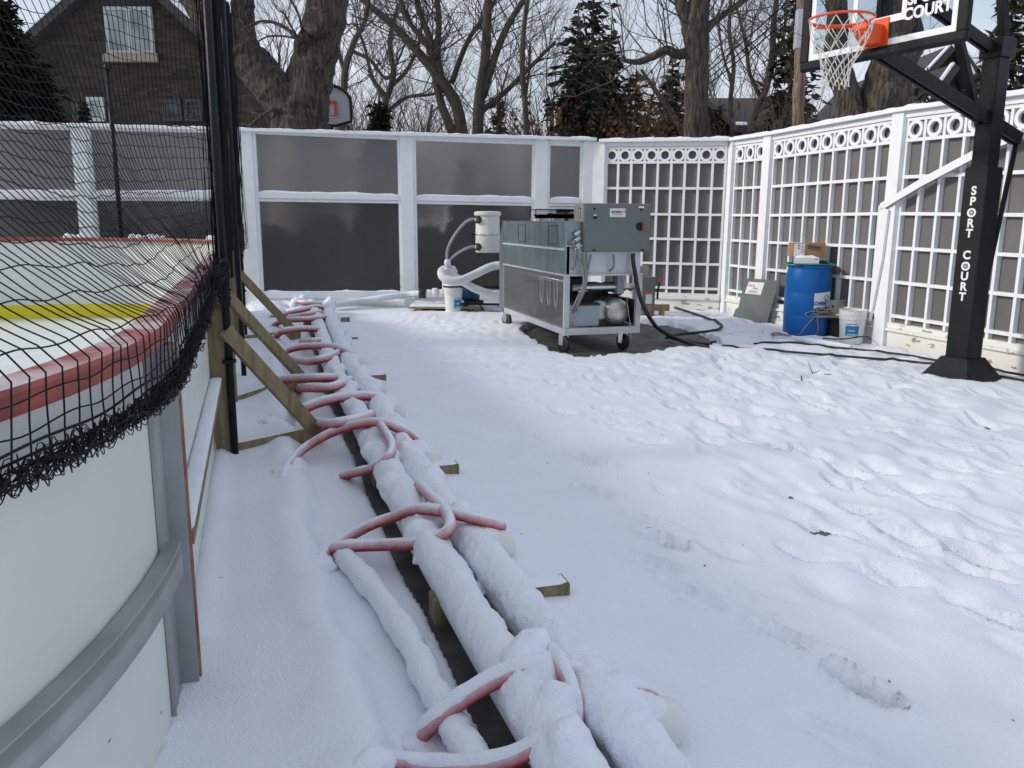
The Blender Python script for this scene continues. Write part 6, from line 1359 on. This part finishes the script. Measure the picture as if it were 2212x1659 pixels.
# brush and dry leaves
def brush(label, u, v0, w_, Y, n, seed, twig='twig_b', leaf=None, L=1.2, name='brush', cat='shrub'):
    b = PY(u, 300, Y); t = thing(name, label, cat, (b.x, Y, -.2), 'leafless brush behind the walls'); rd = random.Random(seed); mb = (MB(), MB()); tp = PY(u, v0, Y); wd = w_ * Y / F
    for _ in range(n):
        x = b.x + rd.gauss(0, .35) * wd; d = Vector(((x - b.x) / wd * .5, rd.gauss(0, .2), 1)).normalized(); grow(mb, Vector((x, Y + rd.gauss(0, .5), -.2)), d, tp.z * rd.uniform(.7, 1.0), .022, 1, 3, rd, (0, 8, 5), .15, .55, .12, .38)
    mb[1].build('stems', M[twig], t)
    if leaf:
        m = MB()
        for _ in range(2600):
            q = Vector(mb[1].v[rd.randrange(len(mb[1].v))]); k = .04 + .05 * rd.random()
            if q.z < tp.z * .25: continue
            e1 = Vector((rd.gauss(0, 1), rd.gauss(0, 1), rd.gauss(0, 1))).normalized() * k; e2 = Vector((rd.gauss(0, 1), rd.gauss(0, 1), rd.gauss(0, 1))).normalized() * k * .6
            m.add([q - e1, q + e2, q + e1, q - e2], [(0, 1, 2, 3)])
        m.build('leaves', M[leaf], t)
brush('round grey brown brush between the forked trunk and the conical evergreen', 775, 160, 70, 21, 45, 1, 'twig_b', L=1)
brush('grey brown brush right of the conical evergreen', 875, 215, 60, 23, 30, 2)
brush('olive brown brush at the foot of the fanned stems', 985, 215, 50, 22, 34, 3, 'twig_b')
brush('rusty leaved bush left of the tall dark trunk', 1440, 215, 60, 22, 26, 4, 'twig_b', 'rust')
brush('brush with a few rusty leaves right of the slim brown tree', 1195, 225, 60, 25, 26, 5, 'twig_b', 'rust')
conifer('spruce_tree', 'broad feathery evergreen between the pair of spruces and the rusty bush', 1375, 130, 29, 80, 21, dens=2.6, sz=.24)
brush('thin brush behind the corner of the fence', 1640, 235, 60, 20, 22, 6)
brush('twiggy brush left of the slim brown tree', 1095, 245, 45, 24, 22, 7)
brush('thin brush under the backboard beside the double trunk', 1780, 190, 50, 17, 20, 8)
m = MB(); mm = (MB(), MB()); rd = random.Random(77)
for i in range(210):
    x = rd.uniform(-34, 62); y = rd.uniform(58, 82); h = rd.uniform(6, 10.5)
    grow(mm, Vector((x, y, -.2)), Vector((0, 0, 1)), h * .62, .11, 1, 3, rd, (0, 10, 5), .25, .55, .12, .42)
o = mm[1].build('distant_wood', M['twig_b'], None, kind='stuff'); o['label'] = 'band of far leafless wood along the skyline behind the walls'; o['category'] = 'wood'
# ================================================================ stone house
YH = 24.0
ho = thing('stone_house', 'dark stone gabled house with a two part upper window behind the net', 'house', tuple(PY(270, 260, YH).xy) + (-.2,))
ap = PY(266, -72, YH); le = PY(-95, 250, YH); ri = PY(640, 275, YH); zb_ = -.3
MB().prism([(le.x + .5, YH, zb_), (ri.x - .35, YH, zb_), (ri.x - .35, YH, ri.z + .3), (ap.x, YH, ap.z), (le.x + .5, YH, le.z + .42)], (0, 9, 0)).build('wall', M['stone'], ho)
for a, b, nm in ((le, ap, 'roof'), (ap, ri, 'roof')):
    d = (b - a).normalized(); n_ = Vector((-d.z, 0, d.x)); n_ = n_ if n_.z > 0 else -n_
    rf = MB().xbox(a + Vector((0, -.35, 0)), b - a, (0, 9.7, 0), n_ * .22).build(nm, M['shingle'], ho)
    m = MB(); m.xbox(a + Vector((0, -.36, 0)) + n_ * .222, b - a, (0, 9.7, 0), n_ * (.10 if nm and b is ri else .04)); m.build('roof_snow', M['snow'], rf)
def hwin(u0, u1, v0, v1, sill=True, split=True, dk=0):
    p, q = PY(u0, v1, YH - .03), PY(u1, v0, YH - .03); w, h = q.x - p.x, q.z - p.z
    f = MB(); t_ = .09
    for a in ((0, w, 0, t_), (0, w, h - t_, h), (0, t_, t_, h - t_), (w - t_, w, t_, h - t_)) + (((w / 2 - .05, w / 2 + .05, t_, h - t_),) if split else ()): f.box(p.x + a[0], p.x + a[1], YH - .06, YH + .0, p.z + a[2], p.z + a[3])
    fo_ = f.build('window', M['wintrim_dk' if dk else 'wintrim'], ho); MB().box(p.x + t_, q.x - t_, YH - .03, YH - .02, p.z + t_, q.z - t_).build('pane', M['winglass_dk' if dk else 'winglass'], fo_)
    if sill: MB().box(p.x - .08, q.x + .08, YH - .16, YH, p.z - .22, p.z - .002).build('sill', M['stonetrim'], fo_)
hwin(232, 328, 15, 116); hwin(191, 224, 210, 262, False, False); hwin(353, 391, 214, 262, False, False, 1); hwin(400, 437, 214, 262, False, False, 1); hwin(158, 172, 212, 262, False, False, 1)
c0 = PY(133, 95, YH + 3); c1 = PY(163, 26, YH + 3); ck = MB().box(c0.x, c1.x, YH + 3, YH + 3.6, c0.z - 1, c1.z).build('chimney', M['stonetrim'], ho)
MB().box(c0.x + .15, c1.x - .1, YH + 3.05, YH + 3.5, c1.z, PY(150, 8, YH + 3).z).build('chimney_pot', M['dark'], ck)
# right hand houses
def house(label, Y, ul, ur, va, ve, dep=8, side=1):
    a, b = PY(ul, ve, Y), PY(ur, ve, Y); t = thing('house', label, 'house', ((a.x + b.x) / 2, Y, -.2)); apx = (a.x + b.x) / 2; az = PY((ul + ur) / 2, va, Y).z
    MB().prism([(a.x + .4, Y, -.3), (b.x - .4, Y, -.3), (b.x - .4, Y, b.z + .1), (apx, Y, az), (a.x + .4, Y, a.z + .1)], (0, dep, 0)).build('wall', M['stone'], t)
    for p, q in ((a, Vector((apx, Y, az))), (Vector((apx, Y, az)), b)):
        d = (q - p).normalized(); n_ = Vector((-d.z, 0, d.x)); n_ = n_ if n_.z > 0 else -n_
        rf = MB().xbox(p + Vector((0, -.4, 0)), q - p, (0, dep + .8, 0), n_ * .2).build('roof', M['shingle'], t)
        m = MB(); m.xbox(p + Vector((0, -.42, 0)) + n_ * .202, q - p, (0, .16, 0), n_ * .05); m.build('roof_snow', M['snow'], rf)
    return t
def eave_house(label, Y, ul, ur, vr, ve, patches=()):      # roof slope faces the yard
    a, b = PY(ul, ve, Y), PY(ur, ve, Y); zr = PY((ul + ur) / 2, vr, Y + 4).z; t = thing('house', label, 'house', ((a.x + b.x) / 2, Y, -.2))
    MB().box(a.x + .4, b.x - .4, Y + .4, Y + 8, -.3, a.z).build('wall', M['stonetrim'], t)
    dz = zr - a.z; rf = MB().xbox((a.x, Y, a.z), (b.x - a.x, 0, 0), (0, 4, dz), (0, -.05, .18)).build('roof', M['shingle'], t)
    MB().xbox((a.x, Y + 8, a.z), (b.x - a.x, 0, 0), (0, -4, dz), (0, .05, .18)).build('roof', M['shingle'], t)
    for k, (f0, f1, g0, g1) in enumerate(patches):
        m = MB(); m.xbox(Vector((a.x, Y, a.z)) + Vector(((b.x - a.x) * f0, 4 * g0 - .05, dz * g0 + .185)), ((b.x - a.x) * (f1 - f0), 0, 0), (0, 4 * (g1 - g0), dz * (g1 - g0)), (0, 0, .05)); m.build('roof_snow', M['snow'], rf)
    return t
eave_house('grey shingled house roof behind the fence corner, left of the utility pole', 25, 1590, 1780, 225, 285, ((.72, .78, .02, .2), (.0, .12, .0, .05)))
house('house with a snow edged gable roof, seen below the backboard', 27, 1955, 2125, 112, 215)
house('second snow edged gable, lower and nearer, left of the pole top', 23, 1985, 2110, 152, 255, 5)
# ---- utility pole, wires, old hoop
Yu = 17.0; up_ = PY(1723, 250, Yu); t = thing('utility_pole', 'weathered wooden utility pole with a grey metal box behind the backboard', 'utility pole', (up_.x, Yu, -.2))
m = MB(); c, rs = limb(m, [(1722, 300, 26), (1724, 230, 25), (1728, 150, 24), (1731, 60, 23), (1735, -60, 22), (1740, -200, 21)], Yu, 14, 5, .12, 3, -.3); m.build('pole_shaft', mat('weathered_pole', (.12, .08, .06), .9, col2=(.27, .20, .16), scale=6, stretch=(5, 5, .5), bump=.4, bscale=20), t, smooth=True)
b0, b1_ = PY(1715, 106, Yu - .25), PY(1738, 22, Yu - .25); MB().box(b0.x, b1_.x, Yu - .35, Yu - .18, b0.z, b1_.z).build('metal_box', M['galv_lt'], t, bevel=.01)
for i, (p, q) in enumerate((((1283, 300), (1745, -10)), ((1290, 308), (1755, -4)), ((1275, 300), (1700, 5)))):
    a, b = PY(*p, 34), PY(*q, 17.0); tag(MB().tube([a.lerp(b, k / 12) - Vector((0, 0, .5 * math.sin(math.pi * k / 12))) for k in range(13)], .016, 5).build('overhead_wire', M['black'], None), ('upper', 'middle', 'lower')[i] + ' overhead wire slanting up to the utility pole', 'wire', 'overhead wires')
Yo = 17.8; oc = PY(705, 228, Yo); oh = thing('old_hoop', 'old fan shaped white backboard peeking out behind the forked trunk', 'basketball hoop', (oc.x, Yo, -.2))
hwd = (PY(758, 228, Yo).x - oc.x); zt3 = PY(705, 183, Yo).z; zm3 = PY(758, 222, Yo).z; zb3 = PY(758, 262, Yo).z
pts = [(oc.x - hwd * .8, Yo, PY(705, 268, Yo).z), (oc.x + hwd * .35, Yo, PY(705, 272, Yo).z), (oc.x + hwd, Yo, zb3), (oc.x + hwd, Yo, zm3)] + [(oc.x + hwd * math.cos(a), Yo, zm3 + (zt3 - zm3) * math.sin(a)) for a in [k * math.pi / 12 for k in range(1, 12)]] + [(oc.x - hwd, Yo, zm3), (oc.x - hwd, Yo, zb3)]
MB().prism(pts, (0, .05, 0)).build('backboard', M['ltbox'], oh)
m = MB(); m.tube([Vector(p) + Vector((0, -.01, 0)) for p in pts + [pts[0]]], .03, 6); m.build('backboard_rim', M['black'], oh)
m = MB(); q0 = PY(722, 218, Yo); q1 = PY(704, 252, Yo); 
for a in ((oc.x - .2, oc.x + (q0.x - oc.x) + .05, q0.z - .05, q0.z), (q0.x, q0.x + .05, q1.z, q0.z - .05)): m.box(a[0], a[1], Yo - .015, Yo - .002, a[2], a[3])
m.build('target_square', M['ink_red'], oh)
m = MB(); rc_ = PY(712, 256, Yo) + Vector((0, -.3, 0)); m.tube([rc_ + Vector((.23 * math.cos(k * .35), .23 * math.sin(k * .35), 0)) for k in range(19)], .014, 6); m.build('hoop_rim', M['redwood'], oh)
m = MB(); m.tube([(oc.x, Yo + .4, -.3), (oc.x, Yo + .4, zb3)], .05, 8); m.tube([(oc.x, Yo + .4, zb3), (oc.x, Yo + .05, zb3 + .3)], .04, 8); m.build('hoop_pole', M['black'], oh)
# ---- unseen trees added left of the rink to shade the near snow
for i, (x, y, h, w) in enumerate(((-15.5, -5.5, 9.0, 2.4), (-16.0, -1.8, 9.8, 2.6), (-15.2, 1.6, 8.8, 2.3), (-16.4, 4.6, 8.2, 2.2))):
    t = thing('shade_cedar', ('tall cedar', 'tallest cedar', 'middle cedar', 'last cedar')[i] + ' added out of view left of the rink to shade the snow', 'tree', (x, y, -.2), 'added shade cedars left of the rink'); rd = random.Random(i + 300); m = MB()
    MB().tube([(x, y, -.3), (x, y, h * .95)], [.14, .03], 8).build('trunk', M['bark2'], t)
    for _ in range(5200):
        z = h * rd.random(); rr = w * (1 - z / h) ** .7 * rd.random() ** .4; a = rd.uniform(0, 6.283); p = Vector((x + rr * math.cos(a), y + rr * math.sin(a), z)); k = .12 + .14 * rd.random()
        e1 = Vector((rd.gauss(0, 1), rd.gauss(0, 1), rd.gauss(0, 1))).normalized() * k; e2 = Vector((rd.gauss(0, 1), rd.gauss(0, 1), rd.gauss(0, 1))).normalized() * k * .6
        m.add([p - e1, p + e2, p + e1, p - e2], [(0, 1, 2, 3)])
    m.build('crown', M['needle'], t)
bpy.context.view_layer.update()
